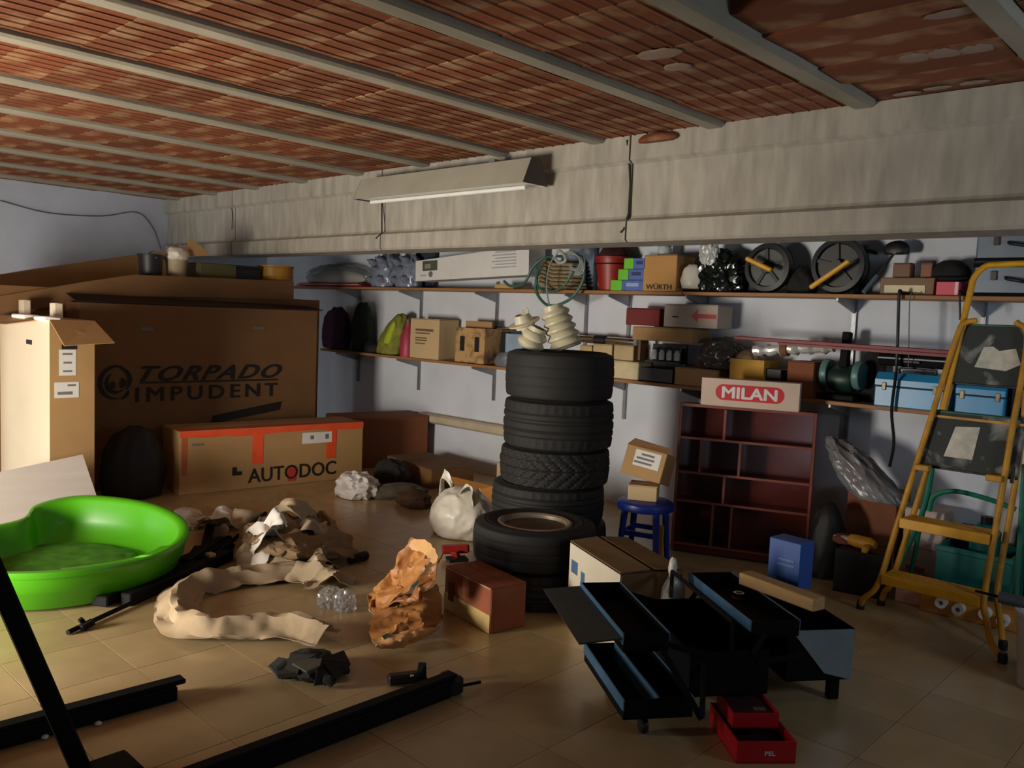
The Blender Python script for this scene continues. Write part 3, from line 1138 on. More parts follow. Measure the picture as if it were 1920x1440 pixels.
MB().box((-ww / 2 + .11, -.101, hh * .22), (.08, .001, .014)).build('print', mat('pale print', '#a5a5a8', .7), t, smooth=0)
for k in range(6):
    MB().box((ww / 2 - .26 - (k % 2) * .02, -.101, hh * (.95 - .12 * k)), (.24 + .04 * (k % 2), .001, .011)).build('print', mat('pale print', '#a5a5a8', .7), t, smooth=0)
x, w, h = span(930, 992, 530, 5.2, SZ1)
t = thing('wooden_block', 'small wooden block propping up the long white carton', 'block', (x, 5.16, SZ1))
MB().box((0, 0, .02), (.22, .12, .04), bev=.003).build('body', WOOD, t, smooth=0)
x, w, h = span(778, 812, 468, 5.26, SZ1)
t = carton('dark_blue_box', 'small dark blue box standing behind the long white carton', (x, 5.297, SZ1), (w, .045, max(h, .2)), 0, mat('navy card', '#27324a', .6), seam=False)

# green hose coil hanging over the shelf edge
xc = V(1035, 500, 5.0).x
t = thing('green_hose', 'loose coil of green hose and grey cable hanging over the shelf edge', 'hose', (xc, 5.02, SZ1))
rr = random.Random(4)


def ring(cx, cz, rx, rz, Y, n=28, wob=.02, a0=0, a1=360):
    out = []
    for k in range(n + 1):
        a = radians(a0 + (a1 - a0) * k / n)
        out.append((cx + rx * cos(a) + rr.uniform(-wob, wob) * .4, Y + rr.uniform(-wob, wob) * .3, cz + rz * sin(a) + rr.uniform(-wob, wob) * .4))
    return out


sx = lambda px, Y=5.0: V(px, 500, Y).x - xc
sz = lambda py, Y=5.0: V(1035, py, Y).z - SZ1
MB().tube(catmull([(sx(948), -.03, sz(528)), (sx(965), -.05, sz(538)), (sx(990), -.05, sz(530)), (sx(1003), -.04, sz(500)), (sx(1020), 0, sz(482)), (sx(1040), .1, sz(478))], 6), .011, 8).build('hose', HOSE, t)
MB().tube(catmull([(sx(1012), -.04, sz(505)), (sx(1012), -.05, sz(545)), (sx(1030), -.05, sz(570)), (sx(1052), -.05, sz(572)), (sx(1080), -.05, sz(557)), (sx(1098), -.04, sz(525)), (sx(1094), -.03, sz(495)), (sx(1075), 0, sz(478))], 6), .012, 8).build('hose', HOSE, t)
MB().tube(catmull([(sx(1010), -.05, sz(500)), (sx(1015), -.055, sz(535)), (sx(1035), -.055, sz(548)), (sx(1062), -.055, sz(538)), (sx(1080), -.05, sz(510))], 6), .009, 8).build('hose', HOSE, t)
MB().tube(catmull([(sx(1045), -.06, sz(480)), (sx(1036), -.065, sz(505)), (sx(1034), -.065, sz(540)), (sx(1040), -.06, sz(575)), (sx(1042), -.06, sz(592))], 6), .006, 6).build('cable', mat('grey cable', '#8f9896', .5), t)
MB().tube(catmull([(sx(1045), -.06, sz(482)), (sx(1052), -.06, sz(472)), (sx(1062), -.06, sz(478)), (sx(1066), -.06, sz(490)), (sx(1055), -.06, sz(494)), (sx(1046), -.06, sz(486))], 5), .012, 8).build('connector', mat('pale grey plastic', '#a9aca8', .4), t)
for k in range(4):
    MB().tube(catmull([(sx(1060 + 4 * k), -.05 + .015 * k, sz(478)), (sx(1075 + 5 * k), -.05 + .015 * k, sz(474 + 3 * k)), (sx(1090 + 3 * k), -.04, sz(488 + 4 * k)), (sx(1085 + 3 * k), -.04, sz(505 + 3 * k)), (sx(1070), -.03, sz(500 + 5 * k))], 5), .008, 6).build('cable', mat('grey cable', '#8f9896', .5), t)
# coiled tan rope
x, w, h = span(1010, 1095, 488, 5.14, SZ1)
t = thing('tan_rope_coil', 'bundle of tan slatted rope behind the green hose', 'rope', (x, 5.2, SZ1))
for k in range(7):
    z = .02 + k * .03
    MB().tube([(-w * .45 + .01 * k, -.08, z + .04), (-w * .1, -.1, z), (w * .3, -.08, z - .012 + .01), (w * .46 - .01 * k, 0, z), (w * .2, .07, z + .01), (-w * .3, .07, z + .03), (-w * .45 + .01 * k, -.07, z + .045)], .013, 6).build('strand', ROPE, t)
# tubs behind
x, w, h = span(1060, 1108, 460, 5.24, SZ1)
t = carton('grey_blue_box', 'grey blue box showing behind the coiled cables', (x, 5.305, SZ1), (w, .035, h), 0, mat('grey blue card', '#6c7c90', .6), seam=False)
x, w, h = span(1112, 1168, 470, 5.12, SZ1)
t = thing('red_bucket', 'dark red plastic bucket on the upper shelf beside green and blue cartons', 'bucket', (x, 5.2, SZ1))
hr = w / 2
MB().lathe([(0, 0), (hr * .72, 0), (hr, .24), (hr + .008, .24), (hr + .008, .255), (hr - .006, .255), (hr * .7, .01), (0, .01)], 24).build('body', mat('dark red plastic', '#8f2018', .45, var=.15), t)
crumple('dark_cloth', hr * .8, hr * .8, .1, mat('maroon cloth', '#3a1512', .9, var=.3), t, 5, .3, 4, 3, loc=(0, 0, .18))
MB().tube([(hr * cos(a), -.02 - hr * .9 * sin(a), .2) for a in [pi * k / 10 for k in range(11)]], .004, 6).build('handle', BLACK, t)
# three cartons, staggered like stairs, each with a lime end
lab = ('lime and blue carton at the bottom of the three stacked ones', 'lime and blue carton in the middle of the three stacked ones', 'lime and blue carton on top of the three stacked ones')
for k, (pl, pm, pr_, pt, pb_) in enumerate(((1146, 1167, 1206, 520, 540), (1159, 1178, 1207, 503, 519), (1169, 1187, 1208, 484, 502))):
    zb = SZ1 + k * .079
    xa_, xm, xb_ = V(pl, 520, 5.07).x, V(pm, 520, 5.07).x, V(pr_, 520, 5.07).x
    t = thing('light_bulb_carton', lab[k], 'box', ((xa_ + xb_) / 2, 5.13, zb), group='lime and blue cartons on the upper shelf')
    MB().box(((xm - xa_) / 2, 0, .039), (xb_ - xm, .12, .077), bev=.002).build('body', SKYC, t, smooth=0)
    MB().box(((xm - xb_) / 2, -.003, .039), (xm - xa_, .12, .077), bev=.002).build('end_panel', LIME, t, smooth=0)
    MB().box(((xm - xa_) / 2, -.0605, .045), ((xb_ - xm) * .6, .001, .025)).build('print', mat('navy print', '#252a5c', .6) if k else mat('pale blue print', '#8aa4c8', .6), t, smooth=0)
# tan box with dark print
x, w, h = span(1208, 1270, 478, 5.07, SZ1)
t = carton('tan_carton', 'square tan cardboard box with dark lettering low on its front on the upper shelf', (x, 5.19, SZ1), (w, .24, h), 0, mat('tan card', '#b98a4e', .8, var=.06))
lettering('WÜRTH', w * .78, .045, mat('dark ink', '#3b2a18', .7), t, TR(0, -.1205, .035) @ FRONT, bold=.03)
x, w, h = span(1232, 1262, 458, 5.2, SZ1 + h)
t = thing('green_cap_jar', 'pale jar with a green lid standing on the tan lettered box', 'jar', (x, 5.2, SZ1 + .265))
MB().lathe([(0, 0), (.05, 0), (.052, .04), (.045, .06), (0, .06)], 16).build('body', GLASSJ, t)
MB().lathe([(0, .06), (.048, .06), (.048, .085), (0, .087)], 16).build('lid', GRN, t)
# foil bags
x, w, h = span(1283, 1392, 455, 5.1, SZ1)
t = thing('black_foil_bag', 'glossy black and silver crumpled foil bag on the upper shelf', 'bag', (x, 5.19, SZ1))
crumple('body', w * .4, .1, h * .5, BFOIL, t, 41, .3, 6, 5, smooth=20)
crumple('silver_panel', w * .13, .04, h * .26, FOIL, t, 44, .4, 6, 4, loc=(-.03, -.075, h * .45), flat=False, smooth=20)
crumple('white_panel', w * .16, .06, h * .3, BAGW, t, 43, .3, 5, 3, loc=(-w * .34, -.07, .02))
x, w, h = span(1392, 1440, 462, 5.22, SZ1)
o = crumple('black_sack', w * .5, .045, h * .5, mat('black sack', '#131214', .6), seed=47, amp=.2, sub=4)
o.location = (x - .03, 5.285, SZ1)
tag(o, 'black sack behind the left yellow handled wheel', 'sack')


def wheel(name, label, px, py, R, h0, h1, m, tilt=0):
    """upright round disc with rim, hub and spokes plus a yellow handle across its face"""
    c = V(px, py, 5.16)
    t = thing(name, label, 'wheel', (c.x, 5.17, SZ1 + R + .012))
    MB().lathe([(R - .03, -.035), (R, -.03), (R + .01, 0), (R, .03), (R - .03, .035), (R - .04, 0)], 32, RX(90), closed=True).build('rim', BLACK, t)
    MB().lathe([(0, -.012), (R - .03, -.012), (R - .03, .012), (0, .012)], 32, RX(90)).build('disc', m, t)
    MB().lathe([(0, -.05), (.035, -.05), (.04, -.02), (.04, .04), (0, .04)], 16, RX(-90)).build('hub', BLACK, t)
    for k in range(5):
        a = 2 * pi * k / 5 + .4
        MB().bar((.03 * cos(a), -.018, .03 * sin(a)), ((R - .03) * cos(a), -.018, (R - .03) * sin(a)), .022, .014, (0, 1, 0)).build('spoke', BLACK, t)
    a, b = V(*h0, 5.06), V(*h1, 5.06)
    O = Vector((c.x, 5.17, SZ1 + R + .012))
    g = MB()
    d = (b - a)
    g.bar(a - O, b - O, .03, .032, (0, 1, 0), bev=.008)
    g.build('handle', YEL, t, smooth=40)
    return t


DISC = mat('smoky disc', '#4a5048', .3, var=.15)
wheel('yellow_handled_wheel', 'grey disc wheel crossed by a short yellow handle on the upper shelf', 1440, 498, .155, (1399, 484), (1447, 507), DISC)
wheel('yellow_handled_wheel', 'dark wheel crossed by a long slanting yellow handle on the upper shelf', 1572, 500, .165, (1519, 540), (1593, 489), mat('dark disc', '#1d1f1c', .5))
# dark clutter between the wheels
x, w, h = span(1486, 1530, 476, 5.2, SZ1)
o = crumple('dark_rag', .085, .07, .1, DARKC, seed=51, amp=.25, sub=4)
o.location = (V(1500, 520, 5.2).x, 5.24, SZ1)
tag(o, 'dark rag heap between the two yellow handled wheels', 'rag')
x, w, h = span(1604, 1646, 462, 5.28, SZ1)
t = thing('green_leaf_tool', 'dark green bottle with a spout behind the long handled wheel', 'bottle', (V(1620, 500, 5.3).x, 5.31, SZ1))
MB().lathe([(0, 0), (.03, 0), (.03, .2), (.012, .26), (.012, .31), (0, .31)], 12).build('body', mat('dark green', '#15351f', .5), t)
MB().bar((0, 0, .28), (.07, 0, .26), .02, .02).build('spout', mat('dark green', '#15351f', .5), t)
# grey rod leaning
a, b = V(1620, 540, 5.06), V(1686, 462, 5.26)
t = thing('grey_rod', 'grey metal rod leaning against the wall on the upper shelf', 'rod', (a.x, a.y, SZ1))
d = b - Vector((a.x, a.y, SZ1))
MB().tube([(0, 0, .012), d * .38, ], .014, 8).build('grip', GREYB, t)
MB().tube([d * .36, d * .96], .009, 8).build('shaft', mat('dark steel', '#3a3a3a', .5), t)
crumple('head', .07, .03, .05, BLACK, t, 55, .2, 3, 3, loc=d * .93 + Vector((0, 0, -.03)))
# low stack of flat boxes and small cartons
x, w, h = span(1650, 1752, 520, 5.1, SZ1)
t = thing('flat_wooden_box', 'flat wooden box under two tiny cartons on the upper shelf', 'box', (x, 5.2, SZ1))
MB().box((0, 0, h / 2), (w, .18, h), bev=.004).build('body', mat('brown veneer', '#6f4b22', .5), t, smooth=0)
MB().box((-.01, -.092, h * .35), (w * .75, .006, h * .42)).build('front_strip', mat('cream strip', '#c9bd92', .4, var=.2), t, smooth=0, label='cream front strip')
for k, (p0, p1, pt, c, lab) in enumerate(((1675, 1708, 494, '#7d5a46', 'tiny brown carton on the flat wooden box, left of the pair'), (1727, 1748, 494, '#95604c', 'tiny pinkish carton on the flat wooden box, beside the black cap'))):
    x2, w2, h2 = span(p0, p1, pt, 5.14, SZ1 + h)
    t = carton('tiny_carton', lab, (x2, 5.18, SZ1 + h + .003), (w2, .08, h2), .05 * (k - .5), mat('tiny card %d' % k, c, .7), group='tiny cartons on the flat wooden box')
x, w, h = span(1752, 1806, 480, 5.14, SZ1)
t = thing('baseball_cap', 'black cap lying on top of the pink carton', 'cap', (x, 5.2, SZ1 + .085))
crumple('crown', .1, .085, .075, DARKC, t, 61, .08, 3, 4)
MB().grid(lambda u, v: Vector(((.085 + .07 * v) * cos(-2.3 + 1.6 * u), (.07 + .07 * v) * sin(-2.3 + 1.6 * u), .03 - .015 * v)), 14, 4).build('brim', DARKC, t, solid=.004)
x, w, h = span(1755, 1798, 527, 5.07, SZ1)
t = carton('pink_carton', 'small pink carton on the front edge of the upper shelf', (x, 5.16, SZ1), (w, .16, .082), 0, PINK, seam=False)
MB().box((w / 2 - .012, -.081, .041), (.018, .001, .07)).build('print', mat('pale pink', '#f0b8c0', .5), t, smooth=0)

# two grey metal cases at the right end
x0, x1 = V(1826, 500, 5.06).x, V(2010, 500, 5.06).x
w = x1 - x0
CASE = mat('blue grey metal', '#7d8894', .3, metal=.4, var=.12)
for k in range(2):
    lab = ('lower of the two stacked grey metal tool cases right of the ladder hoop', 'upper of the two stacked grey metal tool cases right of the ladder hoop')[k]
    z0 = SZ1 + k * .185
    t = thing('metal_case', lab, 'case', ((x0 + x1) / 2, 5.2, z0), group='grey metal tool cases on the upper shelf')
    MB().box((0, 0, .088), (w, .26, .172), bev=.01).build('body', CASE, t, smooth=0)
    MB().box((0, -.128, .165), (w + .008, .014, .022), bev=.003).box((0, -.128, .012), (w + .008, .014, .016), bev=.003).build('edge_trim', DARKB, t, smooth=0)
    for hx in (-w * .28, w * .3):
        MB().box((hx, -.136, .11), (.03, .012, .05), bev=.003).build('latch', CHROME, t, smooth=0)
    MB().tube(catmull([(-.07, -.13, .1), (-.05, -.165, .09), (.03, -.17, .075), (.07, -.13, .06)], 5), .009, 8).build('handle', BLACK, t)

# ================================================================== THINGS ON THE LOWER SHELF
# dark jumble left of the wall's lit part
x, w, h = span(610, 662, 560, 5.12, SZ2)
o = crumple('violet_bag', .2, .095, .26, VIOLET, seed=71, amp=.2, sub=4)
o.location = (V(640, 640, 5.18).x - .08, 5.175, SZ2)
tag(o, 'dark violet bag at the left end of the lower shelf', 'bag')
o = crumple('dark_green_jacket', .10, .1, .3, mat('dark green cloth', '#1f2c1d', .9, var=.3), seed=73, amp=.2, sub=4)
o.location = (V(662, 630, 5.18).x + .13, 5.2, SZ2)
tag(o, 'dark green jacket heaped beside the violet bag', 'jacket')
t = thing('black_shoe', 'black shoe lying on the lower shelf left of the olive bag', 'shoe', (V(688, 660, 5.14).x + .08, 5.15, SZ2))
crumple('upper', .13, .055, .06, DARKC, t, 75, .08, 2, 4, fn=lambda p: Vector((p.x, p.y, p.z * (1.3 if p.x < -.03 else .8))))
MB().box((0, 0, .008), (.25, .09, .016), bev=.006).build('sole', BLACK, t, smooth=0)
x, w, h = span(708, 760, 582, 5.1, SZ2)


def lean(p):
    k = p.z + .1
    return Vector((p.x * (1.0 - .9 * max(0, k)) + .45 * max(0, k), p.y, p.z))


t = thing('olive_bag', 'tall crumpled olive and lime bag slumped against the lettered carton on the lower shelf', 'bag', (x - .08, 5.17, SZ2))
crumple('body', w * .42, .1, h * .55, OLIVE, t, 77, .22, 4, 4, fn=lean)
crumple('lime_panel', w * .12, .03, h * .3, mat('lime cloth', '#9fb51f', .7), t, 78, .25, 4, 3, loc=(w * .12, -.09, h * .25), fn=lean)
x, w, h = span(749, 768, 622, 5.08, SZ2)
t = thing('pink_bottle', 'narrow dark pink bottle between olive bag and carton', 'bottle', (x + .01, 5.12, SZ2))
MB().lathe([(0, 0), (.075, 0), (.078, .01), (.075, .2), (.035, .27), (.03, .31), (0, .31)], 18).build('body', mat('dark pink', '#a3324a', .5), t)
MB().lathe([(0, .31), (.035, .31), (.035, .35), (0, .352)], 14).build('cap', mat('brown cap', '#5d4234', .5), t)
x, w, h = span(770, 824, 598, 5.07, SZ2)
t = carton('lettered_carton', 'pale square carton with faint grey lettering on the lower shelf', (x, 5.19, SZ2), (w, .24, h), 0, CARDL)
for k, (ww, hh, zz) in enumerate(((.62, .022, .72), (.5, .012, .64), (.4, .012, .52), (.4, .012, .46), (.35, .012, .38))):
    MB().box((-w * .46 + w * ww / 2 + .06, -.1205, h * zz), (w * ww, .001, hh)).build('print', mat('brown print', '#6d5940', .7), t, smooth=0)
x, w, h = span(855, 910, 615, 5.07, SZ2)
t = thing('bottle_carrier', 'tan patterned carrier box with finger holes on the lower shelf', 'box', (x, 5.17, SZ2))
shell(w, .2, h, .006).build('body', mat('tan pattern', '#b8935f', .7, scale=9, col2='#5b4232', thr=.6, warp=1.2), t, smooth=0)
MB().box((0, 0, h + .02), (w * .9, .008, .08), bev=.003).build('divider', CARD, t, smooth=0)
for s in (-.26, .24):
    MB().box((w * s, -.1005, h * .55), (w * .16, .002, h * .42), bev=.001).build('dark_panel', INK, t, smooth=0)
x, w, h = span(880, 950, 600, 5.2, SZ2)
o = crumple('black_cloth_bag', .22, .034, .19, DARKC, seed=81, amp=.2, sub=4)
o.location = (V(905, 650, 5.2).x + .10, 5.29, SZ2)
tag(o, 'black cloth bag behind the patterned carrier on the lower shelf', 'bag')
x, w, h = span(936, 968, 650, 5.1, SZ2)
o = crumple('crumpled_film', .09, .055, .07, CLEAR, seed=83, amp=.3, sub=4)
o.location = (V(945, 660, 5.1).x, 5.12, SZ2)
tag(o, 'wad of clear film on the lower shelf beside the top tyre', 'plastic')
x, w, h = span(952, 990, 622, 5.2, SZ2)
t = carton('pale_blue_box', 'pale blue box behind the ivory bellows', (V(970, 640, 5.28).x, 5.285, SZ2), (.2, .1, V(956, 620, 5.28).z - SZ2 - .02), 0, mat('pale blue card', '#93a6bd', .7), seam=False)


def chrome_tube(label, p, q, r, cuff=None):
    p, q = Vector(p), Vector(q)
    t = thing('chrome_tube', label, 'tube', p)
    MB().tube([(0, 0, 0), q - p], r, 14).build('body', CHROME, t)
    if cuff:
        d = (q - p)
        MB().tube([d * cuff[0], d * cuff[1]], r * 1.25, 14).build('cuff', BLACK, t)
    d = (q - p)
    MB().tube([d * -.03, d * .02], r * 1.12, 14).build('end_ring', BLACKM, t)


TZ = V(956, 620, 5.28)
chrome_tube('thin chrome tube resting on the pale blue box', (V(932, 612, 5.28).x, 5.28, TZ.z + .002), (V(985, 622, 5.28).x, 5.28, TZ.z), .018)
chrome_tube('thick chrome exhaust tube with a black band lying across the cartons', (V(1066, 632, 5.2).x, 5.2, V(1131, 647, 5.16).z + .036), (V(1192, 640, 5.2).x, 5.2, V(1131, 647, 5.16).z + .034), .03, (.42, .58))
# cartons right of the stack
labs = ('dim beige carton behind the tyre stack, left of the row of three', 'dim beige carton in the middle of the row below the chrome tube', 'dim cream carton at the front of the row beside the black crate')
for k, (p0, p1, pt, dy) in enumerate(((1088, 1112, 648, 0), (1113, 1150, 646, 0), (1152, 1190, 648, 0))):
    x, w, h = span(p0, p1, pt, 5.16, SZ2 + .13)
    t = carton('beige_carton', labs[k], (x, 5.23, SZ2 + .132), (w * .97, .16, h), 0, mat('beige card %d' % k, ('#b59d6c', '#b9a478', '#b39c74')[k], .7), group='beige cartons beside the tyre stack')
x, w, h = span(1090, 1198, 678, 5.09, SZ2)
t = carton('wide_cream_carton', 'wide low cream carton under the row of beige cartons', (x, 5.2, SZ2), (w, .22, .13), 0, mat('cream card', '#c4b690', .7), tape=None)
# dark red and white boxes on top of a tray box
x, w, h = span(1185, 1296, 612, 5.1, SZ2 + .2)
ZT = V(1240, 640, 5.1).z
t = carton('tray_carton', 'flat open cardboard tray under the dark red and white boxes', (x + .02, 5.2, ZT), (w, .24, V(1240, 614, 5.1).z - ZT), 0, CARD)
MB().box((-w * .46, .0, -(ZT - SZ2 - .14) / 2), (.02, .1, ZT - SZ2 - .15)).build('side_support', CARDD, t, smooth=0)
ZT2 = V(1240, 613, 5.1).z + .004
x, w, h = span(1172, 1240, 578, 5.08, ZT2)
t = carton('dark_red_box', 'dark red box on the cardboard tray left of the white box', (x - .01, 5.18, ZT2), (w - .03, .18, h), .03, REDD)
x, w, h = span(1243, 1286, 570, 5.08, ZT2)
t = carton('white_red_box', 'white cardboard box with a red arrow print on the tray', (x + .12, 5.2, ZT2), (w + .24, .2, h), 0, mat('greyish card', '#b4a596', .7))
sxx = (w + .24) / 2
MB().slab([(sxx * .05, -.1015, h * .5), (sxx * .28, -.1015, h * .25), (sxx * .28, -.1015, h * .42), (sxx * .95, -.1015, h * .42), (sxx * .95, -.1015, h * .6), (sxx * .28, -.1015, h * .6), (sxx * .28, -.1015, h * .8)], .001).build('arrow_print', RED, t, smooth=0)
MB().box((-sxx * .55, -.101, h * .45), (.05, .001, .01)).build('print', INK, t, smooth=0)
# black crate of pale jars
x, w, h = span(1198, 1262, 660, 5.07, SZ2)
t = thing('jar_crate', 'black plastic crate holding two rows of pale jars on the lower shelf', 'crate', (x, 5.17, SZ2))
shell(w, .18, .1, .008).build('body', BLACK, t, smooth=0)
MB().box((0, .08, .14), (w, .012, .26)).build('back_panel', BLACK, t, smooth=0)
MB().box((0, .03, .145), (w, .09, .012)).build('tier', BLACK, t, smooth=0)
jm_ = MB().lathe([(0, 0), (.022, 0), (.024, .05), (.016, .062), (.016, .07), (0, .07)], 12).mesh('jar', 40)
jm_.materials.append(GLASSJ)
lm_ = MB().lathe([(0, .07), (.019, .07), (.019, .084), (0, .085)], 12).mesh('lid', 40)
lm_.materials.append(mat('dark green lid', '#27433a', .5))
k = 0
for row, (zz, yy) in enumerate(((.0, -.045), (.151, .03))):
    for c in range(4):
        j = bpy.data.objects.new('glass_jar', None)
        COL.objects.link(j)
        j.location = (x + (c - 1.5) * w * .22, 5.17 + yy, SZ2 + zz + .0075)
        tag(j, ('pale jar in the lower row of the black crate' if row == 0 else 'pale jar in the upper row of the black crate') + ', ' + ('first from the left', 'second from the left', 'third from the left', 'fourth from the left')[c], 'jar', 'pale jars in the black crate')
        for me in (jm_, lm_):
            q = bpy.data.objects.new(me.name.split('.')[0], me)
            COL.objects.link(q)
            q.parent = j
# grey plastic sack and cartons below
x, w, h = span(1268, 1352, 690, 5.08, SZ2)
t = carton('brown_tray_carton', 'low tan carton under the smoky plastic sack', (x - .02, 5.19, SZ2), (w * .95, .22, h * .95), 0, CARD)
ht = h * .95
x, w, h = span(1290, 1380, 612, 5.12, SZ2 + ht)
o = crumple('smoky_plastic_sack', w * .4, .09, h * .42, mat('smoky film', '#4f4a43', .2, var=.3, scale=14), seed=91, amp=.3, sub=5, smooth=20)
o.location = (x, 5.2, SZ2 + ht + .004)
o.location.x += .05
tag(o, 'smoky grey plastic sack on a tan carton on the lower shelf', 'sack')
# ochre open box with gloves
x, w, h = span(1368, 1432, 674, 5.06, SZ2)
t = thing('ochre_open_box', 'ochre yellow open box with a rag hanging over its rim', 'box', (x, 5.17, SZ2))
shell(w, .2, h, .006).build('body', mat('ochre card', '#b98b2a', .7, var=.12), t, smooth=0)
crumple('rag', w * .36, .08, .07, mat('tan rag', '#8c7355', .9), t, 95, .3, 4, 4, loc=(-w * .1, 0, h - .06))
# foil rolls
a, b = V(1408, 664, 5.05), V(1556, 657, 5.05)
t = thing('foil_roll', 'long silver foil wrapped bundle tied with a brown band', 'roll', a)
d = b - a
n = 22
MB().tube([d * (k / n) + Vector((0, .05, .02 + .004 * sin(k * 2.1))) for k in range(n + 1)], [.034 + .007 * sin(k * 1.7) + .004 * cos(k * 3.1) for k in range(n + 1)], 12).build('body', FOIL, t, smooth=20)
MB().tube([d * .36 + Vector((0, .05, .02)), d * .44 + Vector((0, .05, .02))], .045, 12).build('band', CARDD, t)
x, w, h = span(1434, 1472, 690, 5.15, SZ2)
t = carton('black_box', 'small black box between the ochre box and the brown carton', (x, 5.2, SZ2), (w, .2, h), 0, BLACK, seam=False)
x, w, h = span(1476, 1526, 678, 5.06, SZ2)
t = carton('upright_brown_carton', 'upright brown carton propping up the foil bundle', (x, 5.17, SZ2), (w, .2, h), 0, CARDR)
# dark vice-like machine with a teal body
x, w, h = span(1528, 1608, 690, 5.06, SZ2)
t = thing('bench_grinder', 'dark green grinder with a black pillar beside the blue toolbox', 'grinder', (x, 5.18, SZ2))
MB().box((0, 0, .02), (w * .8, .16, .04), bev=.008).build('base', BLACKM, t, smooth=0)
MB().lathe([(0, -w * .28), (.07, -w * .28), (.08, -w * .2), (.08, w * .2), (.07, w * .28), (0, w * .28)], 20, TR(0, 0, .13) @ RY(90)).build('motor', mat('dark green enamel', '#12302a', .45), t)
for s in (-1, 1):
    MB().lathe([(0, -.02), (.085, -.02), (.09, 0), (.085, .02), (0, .02)], 24, TR(s * w * .38, 0, .16) @ RY(90)).build('guard', mat('pale teal enamel', '#5b8686', .4), t)
MB().bar((.0, 0, .2), (.0, .02, .42), .05, .05, (0, 1, 0), bev=.006).build('pillar', BLACKM, t, smooth=0)
x, w, h = span(1604, 1640, 655, 5.15, SZ2)
o = crumple('black_coat', .075, .035, .19, DARKC, seed=97, amp=.2, sub=4)
o.location = (V(1622, 700, 5.2).x + .01, 5.285, SZ2)
tag(o, 'black coat bundled between the grinder and the blue toolbox', 'coat')


def toolbox(label, p0, p1, ptop, pbot, m):
    x, w, h = span(p0, p1, ptop, 5.04, SZ2, py=(ptop + pbot) / 2)
    t = thing('blue_toolbox', label, 'toolbox', (x, 5.16, SZ2))
    MB().box((0, 0, h * .3), (w, .22, h * .6), bev=.006).build('body', m, t, smooth=0)
    MB().prism([(-.11, h * .615), (.11, h * .615), (.11, h * .8), (.07, h), (-.07, h), (-.11, h * .8)], w, Matrix(((0, 0, 1, -w / 2), (1, 0, 0, 0), (0, 1, 0, 0), (0, 0, 0, 1)))).build('lid', m, t, smooth=0)
    MB().box((0, -.1105, h * .607), (w + .002, .004, .008)).build('seam', INK, t, smooth=0)
    for s in (-.36, .36):
        MB().box((s * w, -.114, h * .6), (.022, .01, .045), bev=.003).build('latch', STEEL, t, smooth=0)
    MB().tube(catmull([(-w * .25, 0, h), (-w * .22, 0, h + .03), (w * .22, 0, h + .03), (w * .25, 0, h)], 4), .008, 8).build('handle', BLACK, t)
    return x, w, h


x, w, h = toolbox('wide sky blue metal toolbox left of the ladder legs', 1638, 1772, 702, 768, BLUEM)
t = thing('flat_black_case', 'flat black case lying on top of the wide blue toolbox', 'case', (x, 5.17, SZ2 + h + .04))
MB().box((0, 0, .035), (w * .98, .22, .07), bev=.008).build('body', DARKB, t, smooth=0)
MB().box((0, -.112, .045), (w * .99, .004, .008)).build('seam', GREYB, t, smooth=0)
MB().box((0, -.116, .03), (.09, .012, .016), bev=.003).build('handle', BLACK, t, smooth=0)
toolbox('small sky blue metal toolbox seen between the ladder treads', 1790, 1884, 718, 770, BLUEM)
x, w, h = span(1890, 1960, 715, 5.1, SZ2)
t = carton('black_carton', 'black box right of the small blue toolbox', (x + .03, 5.18, SZ2), (w, .22, .2), 0, BLACK, seam=False)
MB().box((-w * .1, -.1105, .09), (.07, .001, .05)).build('print', GREYB, t, smooth=0)

# red painted bar lying across
a, b = V(1378, 633, 5.0), V(1800, 662, 5.0)
t = thing('red_bar', 'long red painted metal bar lying across the lower shelf goods', 'bar', a)
MB().bar((0, 0, 0), b - a, .022, .024, bev=.004).build('body', mat('red paint', '#74141c', .5, var=.2), t, smooth=0)
MB().bar(Vector((.3, 0, -.02)), b - a + Vector((0, 0, -.02)), .012, .018).build('lower_flange', mat('red paint', '#74141c', .5), t, smooth=0)

# cables hanging
for k, (pts, lab) in enumerate((([(1686, 552), (1683, 640), (1680, 700), (1672, 770), (1676, 830), (1668, 875)], 'black cable hanging from the upper shelf in front of the wide blue toolbox'),
                                ([(1706, 560), (1704, 640), (1703, 690)], 'thin grey cord hanging just right of the black cable'),
                                ([(1800, 548), (1800, 600)], 'short black cable hanging behind the ladder tube'))):
    o = MB().tube(catmull([Vector((V(*pts[0], 5.0).x + .02, 5.12, SZ1 + .012)), Vector((V(*pts[0], 5.0).x, 5.045, SZ1 + .012))] + [V(px, py, 5.02) for px, py in pts[0:]], 6), (.009, .003, .006)[k], 6).build('hanging_cable', BLACK if k != 1 else GREYINK, smooth=60, origin=V(*pts[0], 4.99))
    tag(o, lab, 'cable')
# pale things at right of the red bar behind the ladder
x, w, h = span(1758, 1800, 660, 5.2, SZ2)
t = carton('white_paper_bundle', 'white paper bundle behind the yellow ladder tube', (x, 5.28, SZ2), (w, .1, h), 0, WHITE, seam=False)

